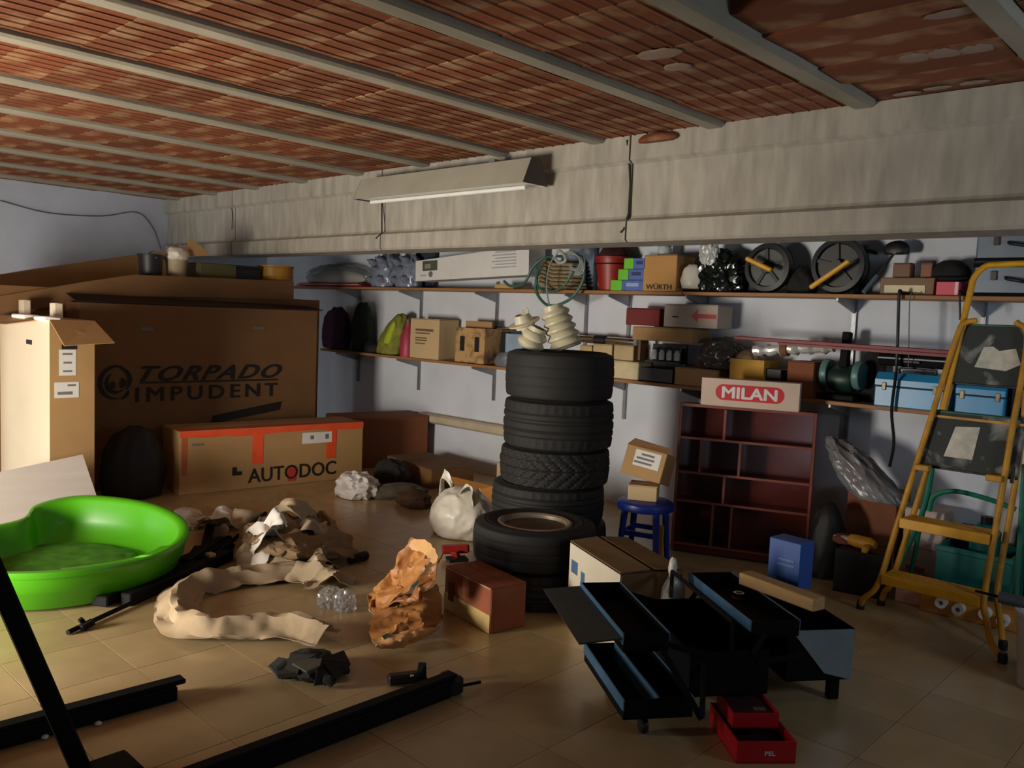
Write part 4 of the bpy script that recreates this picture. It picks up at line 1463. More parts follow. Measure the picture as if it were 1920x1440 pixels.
# ================================================================== TYRES
def tyre_mesh(name, R, w, rin, kind, seed=0, n=120):
    """tread blocks and grooves as relief; kind 0 ribbed road tyre, 1 chevron blocks, 2 worn smooth"""
    rnd = random.Random(seed)
    prof = [(rin, -w * .36), (rin + .012, -w * .43), (rin + .03, -w * .47), (rin + (R - rin) * .55, -w * .5), (R - .035, -w * .485), (R - .012, -w * .45)]
    treadz = [(-.42 + .84 * k / 24) for k in range(25)]
    full = prof + [(R - .004 * abs(z / .42) ** 2 * 2, z * w) for z in treadz] + [(r, -z) for r, z in reversed(prof)]
    inner = [(rin + .002, w * .33), (rin + .03, w * .30), (R - .03, w * .30), (R - .03, -w * .30), (rin + .03, -w * .30), (rin + .002, -w * .33)]
    full += inner
    m = len(full)
    vs, fs = [], []
    for i in range(n):
        a = 2 * pi * i / n
        for j, (r, z) in enumerate(full):
            if len(prof) <= j < len(prof) + 25:
                t = treadz[j - len(prof)]
                g = 0
                if kind == 0:
                    if any(abs(t - q) < .02 for q in (-.25, -.09, .09, .25)):
                        g = .007
                    elif abs(t) > .27 and i % 3 == 0:
                        g = .005
                elif kind == 1:
                    sh = int(abs(t) * 14)
                    if abs(t) < .03 or (i + sh) % 4 == 0:
                        g = .009
                    elif abs(abs(t) - .24) < .02:
                        g = .006
                else:
                    if any(abs(t - q) < .02 for q in (-.2, .0, .2)):
                        g = .003
                r -= g
            vs.append((r * cos(a), r * sin(a), z + w / 2))
    for i in range(n):
        i2 = (i + 1) % n
        for j in range(m):
            j2 = (j + 1) % m
            fs.append((i * m + j, i2 * m + j, i2 * m + j2, i * m + j2))
    me = MB().add(vs, fs).mesh(name, 30)
    me.materials.append(RUBBER)
    return me


def tyre(label, c, R, w, rin, kind, group, rim=False, seed=0, rz=0):
    t = thing('car_tyre', label, 'tyre', c, rz, group)
    o = bpy.data.objects.new('rubber', tyre_mesh('rubber', R, w, rin, kind, seed))
    COL.objects.link(o)
    o.parent = t
    for k, rr_ in enumerate((rin + (R - rin) * .42, rin + (R - rin) * .6)):
        MB().lathe([(rr_, w * .99), (rr_ + .004, w * 1.008), (rr_ + .008, w * .99)], 48, closed=True).build('sidewall_ring', RUBBER, t)
    if rim:
        MB().lathe([(rin + .006, w * .86), (rin - .014, w * .82), (rin - .022, w * .6), (rin - .03, w * .5), (rin - .05, w * .44), (.10, w * .47), (.075, w * .6), (.045, w * .6), (.04, w * .45), (.0, w * .45), (0, w * .35), (rin - .03, w * .3), (rin - .01, w * .1), (rin, w * .1)], 48).build('steel_rim', mat('rusty steel', '#5a4836', .6, var=.3, scale=9), t, label='rusty steel wheel rim')
        MB().lathe([(rin + .012, w * .9), (rin + .016, w * .965), (rin + .004, w * .985), (rin - .012, w * .95), (rin - .014, w * .84), (rin + .004, w * .86)], 48, closed=True).build('rim_lip', STEEL, t, label='worn pale rim lip')
        for k in range(5):
            a = 2 * pi * k / 5
            MB().lathe([(0, w * .6), (.01, w * .6), (.01, w * .66), (0, w * .665)], 6, TR(.06 * cos(a), .06 * sin(a), 0)).build('wheel_nut', STEEL, t)
    return t


s1 = CAM + ray(1050, 672) * 5.14
S1 = Vector((s1.x, s1.y, 0))
GA = 'tyres of the tall stack'
z = 0
spec = [(.345, .20, .2, 2, 'lowest of the five tyres in the tall stack', 0.0, -.02), (.345, .215, .2, 0, 'second tyre from the bottom of the tall stack', -.02, -.03), (.335, .205, .2, 1, 'chevron tread tyre in the middle of the tall stack', .0, -.005), (.335, .27, .2, 0, 'second tyre from the top of the tall stack', .01, 0), (.33, .262, .2, 2, 'topmost tyre of the tall stack, under the ivory bellows', -.005, .01)]
tot = sum(s[1] for s in spec)
scz = 1.235 / tot
for R, w, ri, kd, lab, dx, dy in spec:
    tyre(lab, (S1.x + dx, S1.y + dy, z), R, w * scz - .001, ri, kd, GA, rz=random.uniform(0, 6))
    z += w * scz
ZTOP = z
c2 = G(995, 1152)
dirv = Vector((c2.x, c2.y, 0)).normalized()
S2 = Vector((c2.x, c2.y, 0)) + dirv * .325
GB = 'tyres of the low stack'
tyre('lower of the two tyres in the low front stack', (S2.x + .01, S2.y, 0), .315, .185, .19, 0, GB)
tyre('upper tyre of the low front stack, on a rusty steel rim', (S2.x, S2.y, .186), .32, .20, .18, 2, GB, rim=True)

# ivory corrugated bellows on the stack
def bellows(label, base, axis, L_, r0, r1, ribs, m=SKIN):
    t = thing('rubber_bellows', label, 'bellows', base, group='ivory bellows on the tyre stack')
    q = Vector(axis).to_track_quat('Z', 'X').to_matrix().to_4x4()
    pr_ = []
    for k in range(ribs):
        u0 = k / ribs
        r = r0 + (r1 - r0) * u0
        z0 = L_ * u0
        dz = L_ / ribs
        pr_ += [(r * .8, z0), (r, z0 + dz * .35), (r, z0 + dz * .55), (r * .8, z0 + dz * .98)]
    pr_ += [(r1 * .72, L_), (r1 * .72, L_ + .03), (r1 * .64, L_ + .03), (r1 * .6, L_ * .5), (r0 * .6, .01), (r0 * .7, 0)]
    MB().lathe(pr_, 28, q, closed=True).build('body', m, t)
    MB().lathe([(r0 * .82, -.006), (r0 * .88, 0), (r0 * .88, .018), (r0 * .82, .02)], 28, q, closed=True).build('collar', mat('ivory dark', '#a59d80', .45), t)
    return t


d5 = depth(S1) - .08
pB = CAM + ray(1063, 660) * d5
bellows('large ribbed ivory rubber bellows leaning on the top tyre', (pB.x, pB.y, ZTOP + .025), (-.16, -.12, .5), .24, .105, .085, 5)
pB = CAM + ray(992, 658) * d5
bellows('small ivory bellows lying tilted left of the ribbed one', (pB.x, pB.y, ZTOP + .02), (.12, .05, .3), .1, .085, .08, 2)
pB = CAM + ray(985, 636) * (d5 + .02)
t = thing('ivory_flange', 'ivory plastic flange cup with a lug atop the small bellows', 'flange', (pB.x, pB.y, ZTOP + .135), rot=(radians(18), radians(-14), .3))
MB().lathe([(.0, 0), (.06, 0), (.062, .02), (.098, .026), (.1, .036), (.06, .04), (.045, .085), (.038, .085), (.045, .03), (0, .02)], 28).build('cup', SKIN, t)
MB().tube([(.02 * cos(a) + .03, 0, .1 + .02 * sin(a)) for a in [2 * pi * k / 12 for k in range(13)]], .005, 6).build('lug', SKIN, t)

# ================================================================== BOOKCASE, LETTERED BOX, STOOL
bl, br = G(1275, 758, .93), G(1533, 778, .93)
ang = math.atan2(br.y - bl.y, br.x - bl.x)
bw_ = (br - bl).length
BDEP = .2
n_ = Vector((-sin(ang), cos(ang), 0))
ctr = (bl + br) / 2
t = thing('bookcase', 'mahogany brown bookcase of empty compartments standing before the shelf wall', 'bookcase', (ctr.x - n_.x * .045, ctr.y - n_.y * .045, .0106), rot=(radians(-3), 0, ang))
BHT = .93
th = .018
MB().box((-bw_ / 2 + th / 2, BDEP / 2, BHT / 2), (th, BDEP, BHT), bev=.002).build('side_panel', MAHOG, t, smooth=0)
MB().box((bw_ / 2 - th / 2, BDEP / 2, BHT / 2), (th, BDEP, BHT), bev=.002).build('side_panel', MAHOG, t, smooth=0)
MB().box((0, BDEP / 2, BHT - th / 2), (bw_ - 2 * th, BDEP, th)).build('top_panel', MAHOG, t, smooth=0)
MB().box((0, BDEP - .004, BHT / 2), (bw_ - 2 * th, .006, BHT - 2 * th)).build('back_panel', MAHOG, t, smooth=0)
rows = [.928, .715, .50, .32, .05]
for zz in rows[1:]:
    MB().box((0, BDEP / 2 - .004, zz), (bw_ - 2 * th, BDEP - .014, .014)).build('shelf', MAHOG, t, smooth=0)
xf = lambda f_: -bw_ / 2 + f_ * bw_
for z0, z1, fr in ((rows[1], BHT - th, (.345,)), (rows[2], rows[1], (.18, .47)), (rows[3], rows[2], (.37,)), (rows[4], rows[3], (.30, .44))):
    for q in fr:
        MB().box((xf(q), BDEP / 2 - .004, (z0 + z1) / 2), (.014, BDEP - .014, z1 - z0 - .014)).build('divider', MAHOG, t, smooth=0)
MB().box((0, .02, .025), (bw_ - 2 * th, .015, .045)).build('plinth', MAHOG, t, smooth=0)
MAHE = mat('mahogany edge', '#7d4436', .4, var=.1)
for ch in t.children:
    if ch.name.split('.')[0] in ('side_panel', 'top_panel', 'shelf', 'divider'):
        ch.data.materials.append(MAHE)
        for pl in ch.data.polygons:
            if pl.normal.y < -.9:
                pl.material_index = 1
# the pale box with the red lettered oval
ma, mb_ = G(1312, 762, BHT), G(1498, 775, BHT)
mang = ang - radians(2)
mc = (ma + mb_) / 2 + n_ * .065
mw = (mb_ - ma).length
mh = .17
t = thing('eraser_box', 'pale pinkish box with white letters on a red oval standing on the bookcase', 'box', (mc.x, mc.y, BHT + .008), mang)
PB = mat('pinkish card', '#c9b3a2', .7, var=.04)
MB().box((0, 0, mh / 2), (mw, .11, mh), bev=.002).build('body', PB, t, smooth=0)
pts = []
ow, oh = mw * .35, mh * .29
for k in range(32):
    a = 2 * pi * k / 32
    cxo = (ow - oh) if cos(a) >= 0 else -(ow - oh)
    pts.append((cxo + oh * cos(a), oh * sin(a)))
ovm = MB().prism(pts, .0012, TR(0, -.0552, mh * .52) @ FRONT).build('logo_oval', mat('logo red', '#c2202a', .5), t, smooth=0)
lettering('MILAN', ow * 1.62, oh * 1.45, WHITE, ovm, TR(0, -.0566, mh * .52) @ FRONT, bold=.035)

# blue stool with leaning labelled carton
st = Vector((-2.80, 4.16, 0))
t = thing('blue_stool', 'low blue plastic stool in the dark gap left of the bookcase', 'stool', st, .3)
MB().lathe([(0, .385), (.15, .385), (.165, .375), (.17, .35), (.165, .335), (.155, .36), (0, .37)], 28).build('seat', BLUE, t)
for k in range(4):
    a = pi / 4 + k * pi / 2
    MB().tube([(.13 * cos(a), .13 * sin(a), .37), (.165 * cos(a), .165 * sin(a), 0.0)], [.022, .016], 8).build('leg', BLUE, t)
for k in range(4):
    a = pi / 4 + k * pi / 2
    MB().bar((.145 * cos(a), .145 * sin(a), .2), (.145 * cos(a + pi / 2), .145 * sin(a + pi / 2), .2), .012, .03).build('stretcher', BLUE, t)
for k in (0,):
    MB().box((.13, -.09, .17), (.03, .012, .2), bev=.003).build('sticker', OCHRE, t)
t = carton('small_cream_carton', 'small cream carton on the blue stool under the tilted labelled one', (st.x - .03, st.y + .02, .387), (.17, .16, .09), .5, CARDL)
t = thing('labelled_carton', 'tilted brown carton with a white address label on the blue stool', 'box', (st.x - .03, st.y + .02, .50), rot=(radians(-14), radians(8), .25))
MB().box((0, 0, .09), (.25, .2, .18), bev=.004).build('body', CARD, t, smooth=0)
MB().slab([(-.125, -.101, .18), (.125, -.101, .18), (.16, -.14, .21), (-.08, -.13, .22)], .004).build('flap', CARDD, t, smooth=0)
lb = MB().box((.015, -.101, .115), (.16, .0015, .095)).build('address_label', WHITE, t, smooth=0)
for k in range(3):
    MB().box((.015 - .01 * k, -.1022, .14 - .025 * k), (.11 - .03 * (k == 0), .0008, .012)).build('print', GREYINK, lb, smooth=0)

# ================================================================== RIGHT CORNER: LADDER AND WHAT IS BEHIND
LYo = lambda z: 4.34 + .2 * z
RAIL = .0145


def rail_pts(side, back=0.0, wob=0):
    if side < 0:
        X = lambda z: -1.535 + .155 * z
    else:
        X = lambda z: -1.035 + .022 * z
    return X


LX_, RX_ = rail_pts(-1), rail_pts(1)
t = thing('step_ladder', 'tall folded yellow tube step ladder with paint splattered treads at the right edge', 'ladder', (-1.27, 4.4, 0))
O = Vector((-1.27, 4.4, 0))


def lp(x, z, dy=0.0):
    return Vector((x, LYo(z) + dy, z)) - O


# front frame: rails joined over the top, splayed feet below
fl_, fr_ = G(1622, 1132, .02), G(1880, 1236, .016)
MB().tube(catmull([Vector((-1.60, 4.40, .016)) - O, Vector((-1.575, 4.375, .07)) - O, lp(LX_(.17), .17), lp(LX_(.5), .5), lp(LX_(1.0), 1.0), lp(LX_(1.43), 1.43), lp(LX_(1.49) + .02, 1.50), lp(LX_(1.49) + .07, 1.515)], 6), RAIL, 10).build('front_rail', YELD, t)
MB().tube(catmull([Vector((fr_.x, fr_.y, .016)) - O, Vector((-.955, 4.25, .06)) - O, Vector((-1.0, 4.33, .13)) - O, lp(RX_(.22), .22), lp(RX_(.6), .6), lp(RX_(1.0), 1.0), lp(RX_(1.43), 1.43), lp(RX_(1.5) - .06, 1.515)], 6), RAIL, 10).build('front_rail', YELD, t)
# back frame
BKY = .14
MB().tube(catmull([Vector((-1.55, 4.55, .016)) - O, Vector((-1.53, 4.53, .08)) - O, lp(LX_(.17) + .02, .17, BKY), lp(LX_(.6) + .02, .6, BKY), lp(LX_(1.0) + .02, 1.0, BKY * .8), lp(LX_(1.35) + .01, 1.35, BKY * .5)], 6), RAIL, 10).build('back_rail', YELD, t)
MB().tube(catmull([Vector((-.93, 4.36, .016)) - O, Vector((-.96, 4.42, .1)) - O, lp(RX_(.22) + .02, .24, BKY), lp(RX_(.6) + .02, .6, BKY), lp(RX_(1.0) + .02, 1.0, BKY * .8), lp(RX_(1.35), 1.35, BKY * .5)], 6), RAIL, 10).build('back_rail', YELD, t)
for p in ((fr_.x, fr_.y), (-.93, 4.36), (-1.60, 4.40), (-1.55, 4.55)):
    MB().lathe([(0, 0), (.02, 0), (.021, .03), (.017, .045), (0, .045)], 12, TR(p[0] - O.x, p[1] - O.y, 0)).build('rubber_foot', BLACK, t)
# hand hoop
hx = lambda px, py, z: V(px, py, LYo(z) + .02).x
HL0, HL1 = V(1765, 770, LYo(1.06)).x, V(1818, 540, LYo(1.66)).x
MB().tube(catmull([lp(HL0, 1.06, .02), lp((HL0 * .45 + HL1 * .55), 1.40, .02), lp(HL1 - .012, 1.52, .02), lp(HL1, 1.66, .02), lp(HL1 + .008, 1.73, .02), lp(HL1 + .05, 1.785, .02), lp(HL1 + .11, 1.795, .02), lp(-.98, 1.80, .02), lp(-.93, 1.77, .02), lp(-.915, 1.70, .02), lp(-.915, 1.1, .02)], 6), RAIL * 1.08, 10).build('hand_hoop', YEL, t)
# open slatted treads
for zt in (.2, .49, .77):
    xl, xr = LX_(zt) + .012, RX_(zt) - .012
    if zt > .7:
        for xa_, xb_ in ((xl - .01, xl + .06), (xr - .06, xr + .01)):
            MB().bar(lp(xa_, zt, -.01), lp(xb_, zt, -.01), .05, .03, bev=.004).build('hinge_bracket', YELD, t, smooth=0)
        continue
    MB().bar(lp(xl, zt - .006, -.018), lp(xr, zt - .006, -.018), .012, .05, bev=.003).build('tread_front', YEL, t, smooth=0)
    for k in range(4):
        MB().bar(lp(xl, zt + .012, .012 + k * .034), lp(xr, zt + .012, .012 + k * .034), .016, .012, bev=.002).build('tread_slat', YEL, t, smooth=0)
    MB().bar(lp(xl, zt - .004, .145), lp(xr, zt - .004, .145), .012, .024).build('tread_back', YELD, t, smooth=0)
# big rubber treads folded flat, green fronts
for z0, z1, xl, xr in ((1.20, 1.485, -1.285, -.94), (.775, 1.045, -1.385, -.965)):
    sk = .035
    pb_ = [lp(xl - sk, z0, .045), lp(xr - sk * .2, z0, .045), lp(xr, z1, .045), lp(xl, z1, .045)]
    MB().slab(pb_, .022).build('folded_tread', SPLAT, t, smooth=0, label='black tread splattered with white paint')
    MB().bar(lp(xl, z1 + .004, .04), lp(xr, z1 + .004, .04), .034, .018, bev=.004).build('tread_edge', GRN, t, smooth=0)
    MB().bar(lp(xl - sk, z0 - .002, .045), lp(xr - sk * .2, z0 - .002, .045), .03, .012, bev=.003).build('tread_edge', BLACK, t, smooth=0)
MB().bar(lp(-1.37, 1.028, .02), lp(-.97, 1.028, .02), .01, .012).build('cross_bar', YELD, t, smooth=0)
pw = MB()
MB().slab([lp(-1.30, .835, .021), lp(-1.17, .835, .021), lp(-1.155, .995, .021), lp(-1.265, .985, .021)], .0012).build('paint_patch', mat('dried paint', '#c9c6b8', .7, var=.25, scale=18), t, smooth=0)
MB().slab([lp(-1.22, 1.285, .021), lp(-1.08, 1.275, .021), lp(-1.02, 1.31, .021), lp(-1.05, 1.385, .021), lp(-1.12, 1.37, .021), lp(-1.15, 1.39, .021), lp(-1.19, 1.385, .021)], .0012).build('paint_patch', MATS['dried paint'], t, smooth=0)
for sx_ in (-1.415, -.99):
    MB().tube([lp(sx_, .75, .03), lp(sx_, .83, .03)], .011, 8).build('spring_pin', CHROME, t)

# teal tube frame chair behind
TG = mat('teal green tube', '#127055', .4, var=.15)
t = thing('green_step_stool', 'dark green tube step stool behind the yellow ladder', 'stool', (-1.25, 4.86, 0))
O2 = Vector((-1.25, 4.86, 0))
q0, q1, q2, q3 = V(1690, 1090, 4.80), V(1730, 960, 4.84), V(1745, 890, 4.87), V(1752, 850, 4.88)
MB().tube(catmull([Vector((-1.60, 4.76, .012)) - O2, q1 - O2, q3 - O2], 6), .014, 8).build('leg', TG, t)
MB().tube(catmull([Vector((-.98, 4.76, .012)) - O2, Vector((-1.0, 4.84, .4)) - O2, Vector((-1.02, 4.88, .8)) - O2], 6), .014, 8).build('leg', TG, t)
MB().tube([Vector((-1.56, 5.0, .012)) - O2, q3 - O2], .012, 8).build('leg', TG, t)
MB().tube([Vector((-.97, 5.0, .012)) - O2, Vector((-1.02, 4.88, .8)) - O2], .012, 8).build('leg', TG, t)
MB().tube(catmull([V(1742, 958, 4.83) - O2, V(1752, 930, 4.83) - O2, V(1790, 921, 4.83) - O2, V(1850, 935, 4.83) - O2, V(1905, 955, 4.84) - O2], 6), .013, 8).build('cross_arch', TG, t)
t = thing('teal_bin', 'teal plastic storage bin standing behind the ladder treads', 'bin', (-1.22, 5.05, 0))
shell(.36, .3, .3, .01).build('body', TEAL, t, smooth=0)
MB().box((0, -.152, .285), (.38, .012, .03), bev=.004).box((0, -.152, .1), (.3, .006, .05), bev=.003).build('rim', TEAL, t, smooth=0)
x = V(1855, 960, 5.1)
t = thing('teal_canister', 'small teal canister standing in the teal bin', 'canister', (V(1850, 980, 5.05).x, 5.05, .011))
MB().lathe([(0, 0), (.07, 0), (.075, .02), (.075, .38), (.04, .42), (0, .42)], 20).build('body', TEAL, t)
MB().lathe([(0, .42), (.03, .42), (.03, .46), (0, .462)], 14).build('cap', BLACK, t)
o = crumple('black_hose_bag', .12, .07, .09, DARKC, seed=99, amp=.2, sub=4)
o.location = (-1.37, 4.98, .42)
x0 = V(1740, 1030, 5.0).x
PKW = mat('pale pink card', '#c7b3ab', .7, var=.05)
t = carton('pale_carton', 'pale pinkish carton at the bottom of two stacked behind the ladder', (-1.53, 5.16, 0), (.22, .22, .22), 0, PKW, group='pale cartons behind the ladder')
MB().box((-.02, -.1108, .1), (.1, .001, .03)).build('print', mat('faded pink print', '#b0606c', .7), t, smooth=0)
t = carton('pale_carton', 'pale pinkish carton on top of two stacked behind the ladder', (-1.525, 5.16, .222), (.21, .22, .22), 0, PKW, group='pale cartons behind the ladder')
MB().box((-.06, -.1108, .05), (.06, .001, .03)).build('print', mat('faded pink print', '#b0606c', .7), t, smooth=0)
bpy.data.objects.remove(o)
t = carton('black_carton', 'narrow black box between the pale cartons and the teal bin', (-1.35, 5.25, 0), (.09, .16, .36), 0, BLACK, seam=False)
p = V(1810, 900, 5.15)
o = crumple('dark_clothes', .1, .08, .13, DARKC, seed=101, amp=.25, sub=4)
o.location = (-1.0, 5.27, .0)
o.scale = (1, .6, 3.6)
tag(o, 'dark clothes heaped against the wall behind the teal canister', 'clothes')
t = thing('orange_board', 'orange board with white rolls lying at the foot of the ladder', 'board', (-1.16, 4.70, 0), .05)
MB().box((0, 0, .05), (.46, .10, .1), bev=.004).build('body', mat('orange panel', '#c98a35', .6, var=.1), t, smooth=0)
k = 0
for dx, dz in ((-.12, .075), (-.04, .06), (.08, .07), (.16, .055)):
    MB().lathe([(.012, -.02), (.028, -.02), (.028, .03), (.012, .03)], 16, TR(dx, -.07, dz) @ RX(90), closed=True).build('white_roll', FOAM, t)
t = carton('pinkish_carton', 'small worn pinkish carton under the lowest ladder tread', (-1.46, 4.76, 0), (.15, .14, .11), .1, mat('pink worn card', '#c09880', .7))
# white bucket with a dark grip across it
t = thing('white_bucket', 'white plastic bucket at the right edge by the ladder foot', 'bucket', (-.672, 4.04, 0))
MB().lathe([(0, 0), (.125, 0), (.15, .30), (.157, .30), (.157, .318), (.145, .318), (.12, .01), (0, .01)], 28).build('body', mat('white plastic', '#d5d6d8', .4, var=.04), t)
MB().tube([(.15 * cos(a), .15 * sin(a) * .1 - .0, .29 - .14 * sin(a)) for a in [pi * k / 10 for k in range(11)]], .004, 6).build('handle', MASTIC, t)
gp = V(1868, 1148, 3.98)
t = thing('grey_grip_tool', 'tool with a thick grey grip resting on the white bucket', 'tool', (gp.x, 4.0, .342))
MB().tube([(0, 0, 0), (.3, .02, -.004)], .024, 14).build('grip', mat('grey rubber', '#4a4c52', .5), t)
MB().tube([(-.09, -.005, .003), (0, 0, 0)], .006, 8).build('shaft', BLACKM, t)

# heap between the bookcase and the ladder
t = carton('dark_brown_carton', 'dark brown carton in the shadow right of the bookcase', (-1.81, 5.14, 0), (.28, .26, .5), .05, CARDR)
o = crumple('white_plastic_sheet', .23, .1, .12, mat('milky film', '#77767a', .3, var=.1), seed=111, amp=.3, sub=5, fn=lambda p: Vector((p.x, p.y, p.z - p.x * .75)), smooth=25)
o.location = (-1.80, 4.96, .47)
tag(o, 'crumpled milky plastic sheet slumped right of the bookcase', 'plastic')
o = crumple('black_bin_bag', .10, .11, .26, mat('black sack', '#131214', .6), seed=113, amp=.15, sub=4)
o.location = (-1.97, 4.82, 0)
tag(o, 'black bin bag in the dark right of the bookcase', 'bag')
t = thing('black_crate', 'black crate carrying a yellow drill in the shadow by the ladder', 'crate', (-1.72, 4.72, 0), .2)
shell(.26, .22, .24, .012).build('body', BLACK, t, smooth=0)
MB().box((0, 0, .232), (.262, .222, .016), bev=.003).build('lid', BLACK, t, smooth=0)
t = thing('yellow_drill', 'worn yellow power drill lying on a black crate', 'drill', (-1.72, 4.68, .243), -.15)
MB().lathe([(0, -.07), (.03, -.07), (.036, -.03), (.036, .05), (.02, .08), (0, .08)], 16, TR(.0, 0, .036) @ RY(90)).build('body', YELD, t)
MB().bar((.04, 0, .03), (.07, -.1, .02), .03, .032, bev=.006).build('handle', YELD, t, smooth=0)
MB().lathe([(0, 0), (.018, 0), (.014, .05), (.004, .055), (.004, .1), (0, .1)], 12, TR(-.07, 0, .036) @ RY(-90)).build('chuck', STEEL, t)
crumple('red_rag', .06, .05, .03, mat('rust rag', '#6b3a25', .9), t, 115, .3, 4, 3, loc=(-.12, .03, 0))

# ================================================================== FOREGROUND ON THE FLOOR
# green shell shaped sandbox
GC = Vector((-4.62, 1.55, 0))
rim = [(-4.22, 2.02), (-4.02, 1.78), (-3.98, 1.5), (-4.06, 1.22), (-4.3, .98), (-4.6, .92), (-4.86, 1.08), (-5.0, 1.3), (-5.08, 1.5), (-5.24, 1.62), (-5.26, 1.84), (-5.08, 2.02), (-4.82, 2.14), (-4.5, 2.15)]
rimz = [.205, .2, .205, .21, .21, .21, .21, .21, .215, .245, .265, .265, .25, .225]
loop = catmull([Vector((x, y, z)) - GC for (x, y), z in zip(rim, rimz)], 7, closed=True)
t = thing('green_sandbox', 'bright green plastic shell shaped sandbox on the floor at the left', 'sandbox', GC)
m = MB()
n = len(loop)


def gl(s, zfun):
    return [(p.x * s, p.y * s, zfun(p.z)) for p in loop]


loops = [gl(.60, lambda z: .006), gl(.84, lambda z: .004), gl(.9, lambda z: .02), gl(.955, lambda z: z * .5), gl(.965, lambda z: z * .52), gl(.985, lambda z: z - .03), gl(1.0, lambda z: z - .03), gl(1.008, lambda z: z - .015), gl(1.0, lambda z: z), gl(.975, lambda z: z + .003), gl(.925, lambda z: z - .004), gl(.905, lambda z: z - .02), gl(.86, lambda z: z * .5), gl(.80, lambda z: .035), gl(.74, lambda z: .02), gl(.5, lambda z: .018), gl(.2, lambda z: .02)]
vs = [p for l in loops for p in l]
fs = []
for i in range(len(loops) - 1):
    for k in range(n):
        fs.append((i * n + k, i * n + (k + 1) % n, (i + 1) * n + (k + 1) % n, (i + 1) * n + k))
fs.append(tuple(range(n - 1, -1, -1)))
fs.append(tuple((len(loops) - 1) * n + k for k in range(n)))
m.add(vs, fs)
m.build('shell', GREEN, t, smooth=50)
seat = []
for k in range(3, 19):
    p = loop[k]
    seat.append(p)
sm_ = MB()
for a, b in zip(seat[:-1], seat[1:]):
    u0, u1 = Vector((a.x * .98, a.y * .98, a.z + .003)), Vector((b.x * .98, b.y * .98, b.z + .003))
    v0, v1 = Vector((a.x * .86, a.y * .86, a.z - .01)), Vector((b.x * .86, b.y * .86, b.z - .01))
    sm_.add([u0, u1, v1, v0, u0 - Vector((0, 0, .015)), u1 - Vector((0, 0, .015)), v1 - Vector((0, 0, .03)), v0 - Vector((0, 0, .03))], [(0, 1, 2, 3), (7, 6, 5, 4), (0, 4, 5, 1), (3, 2, 6, 7), (0, 3, 7, 4), (1, 5, 6, 2)])
sm_.build('seat_ledge', GREEN, t, smooth=40)
crumple('sand', .42, .34, .03, mat('olive dirt', '#4c9016', .95, var=.3, scale=14), t, 121, .15, 4, 4, loc=(-.05, .03, .012))


# brown paper band loops and cloths in the middle of the floor
def P(px, py, z=.012):
    return G(px, py, z)


def floor_thing(name, label, cat, loc, group=None):
    return thing(name, label, cat, (loc.x, loc.y, 0), 0, group)


def rel(o, pts):
    L0 = Vector(o.location)
    return [p - L0 for p in pts]


CLOTHB = mat('beige cloth', '#a18d70', .85, var=.18, scale=7)
base = P(330, 1150, 0)
t = floor_thing('cloth_band', 'long crumpled beige cloth band curving in a C on the tiles', 'cloth', base)
rib('band', rel(t, [P(622, 1088), P(570, 1080), P(500, 1086), P(440, 1092), P(385, 1102), P(345, 1118), P(328, 1145), P(338, 1172), P(372, 1190), P(430, 1190), P(500, 1186), P(560, 1194), P(612, 1206)]), .19, CLOTHB, t, 1, .03, .10, 10, 14)
base = P(560, 1085, 0)
t = floor_thing('cloth_fold', 'beige folded cloth lying above the curved band with a rounded right end', 'cloth', base)
rib('fold', rel(t, [P(452, 1066), P(500, 1070), P(560, 1080), P(610, 1092), P(618, 1106)]), .26, CLOTH, t, 3, .03, .10, 9, 14)
rib('fold', rel(t, [P(440, 1062), P(500, 1058), P(570, 1064), P(612, 1082)]), .16, CLOTH, t, 4, .03, .13, 9, 12)
base = P(580, 1040, 0)
t = floor_thing('brown_tarpaulin', 'dull brown tarpaulin spread out under the heap of pale cloth', 'tarpaulin', base)
TARP = mat('brown tarp', '#7d6748', .85, var=.22, scale=6)
patch('sheet', [rel(t, [P(420, 985, .05), P(480, 975, .12), P(560, 970, .12), P(620, 985, .06)]), rel(t, [P(430, 1020, .05), P(490, 1010, .16), P(570, 1010, .14), P(650, 1015, .05)]), rel(t, [P(440, 1050, .03), P(500, 1045, .10), P(580, 1042, .10), P(665, 1040, .03)]), rel(t, [P(450, 1062, .01), P(510, 1062, .02), P(590, 1060, .03), P(672, 1052, .01)])], TARP, t, 30, 34, .05, 7, 5, .003)
rib('hem', rel(t, [P(640, 1055), P(610, 1030, .04), P(620, 1000, .06), P(600, 975, .05)]), .12, TARP, t, 6, .03, .08, 8, 8)
base = P(545, 985, 0)
t = floor_thing('pale_cloth_loop', 'pale cloth arched into a hoop at the top of the heap', 'cloth', base)


def arch(name, parent, p0, p1, p2, wid, m, seed, amp=.025):
    """a band of cloth standing up as an arch between two floor points"""
    def fn(u, v):
        q = p0 * (1 - u) ** 2 + p1 * 2 * u * (1 - u) + p2 * u ** 2
        d = (p2 - p0)
        d.z = 0
        d.normalize()
        s = Vector((-d.y, d.x, 0))
        q = q + s * ((v - .5) * wid * (1 + .3 * sin(u * 9 + seed))) + Vector((0, 0, .03 * sin(v * 6 + u * 4 + seed)))
        k = q * 5 + Vector((seed, seed * 2, v * 2))
        q = q + Vector((ridged(k, 2) - .3, ridged(k + Vector((7, 7, 7)), 2) - .3, ridged(k + Vector((3, 3, 9)), 2) - .3)) * amp
        q.z = max(.004, q.z)
        return q
    return MB().grid(fn, 30, 12).build(name, m, parent, smooth=30, solid=.003)


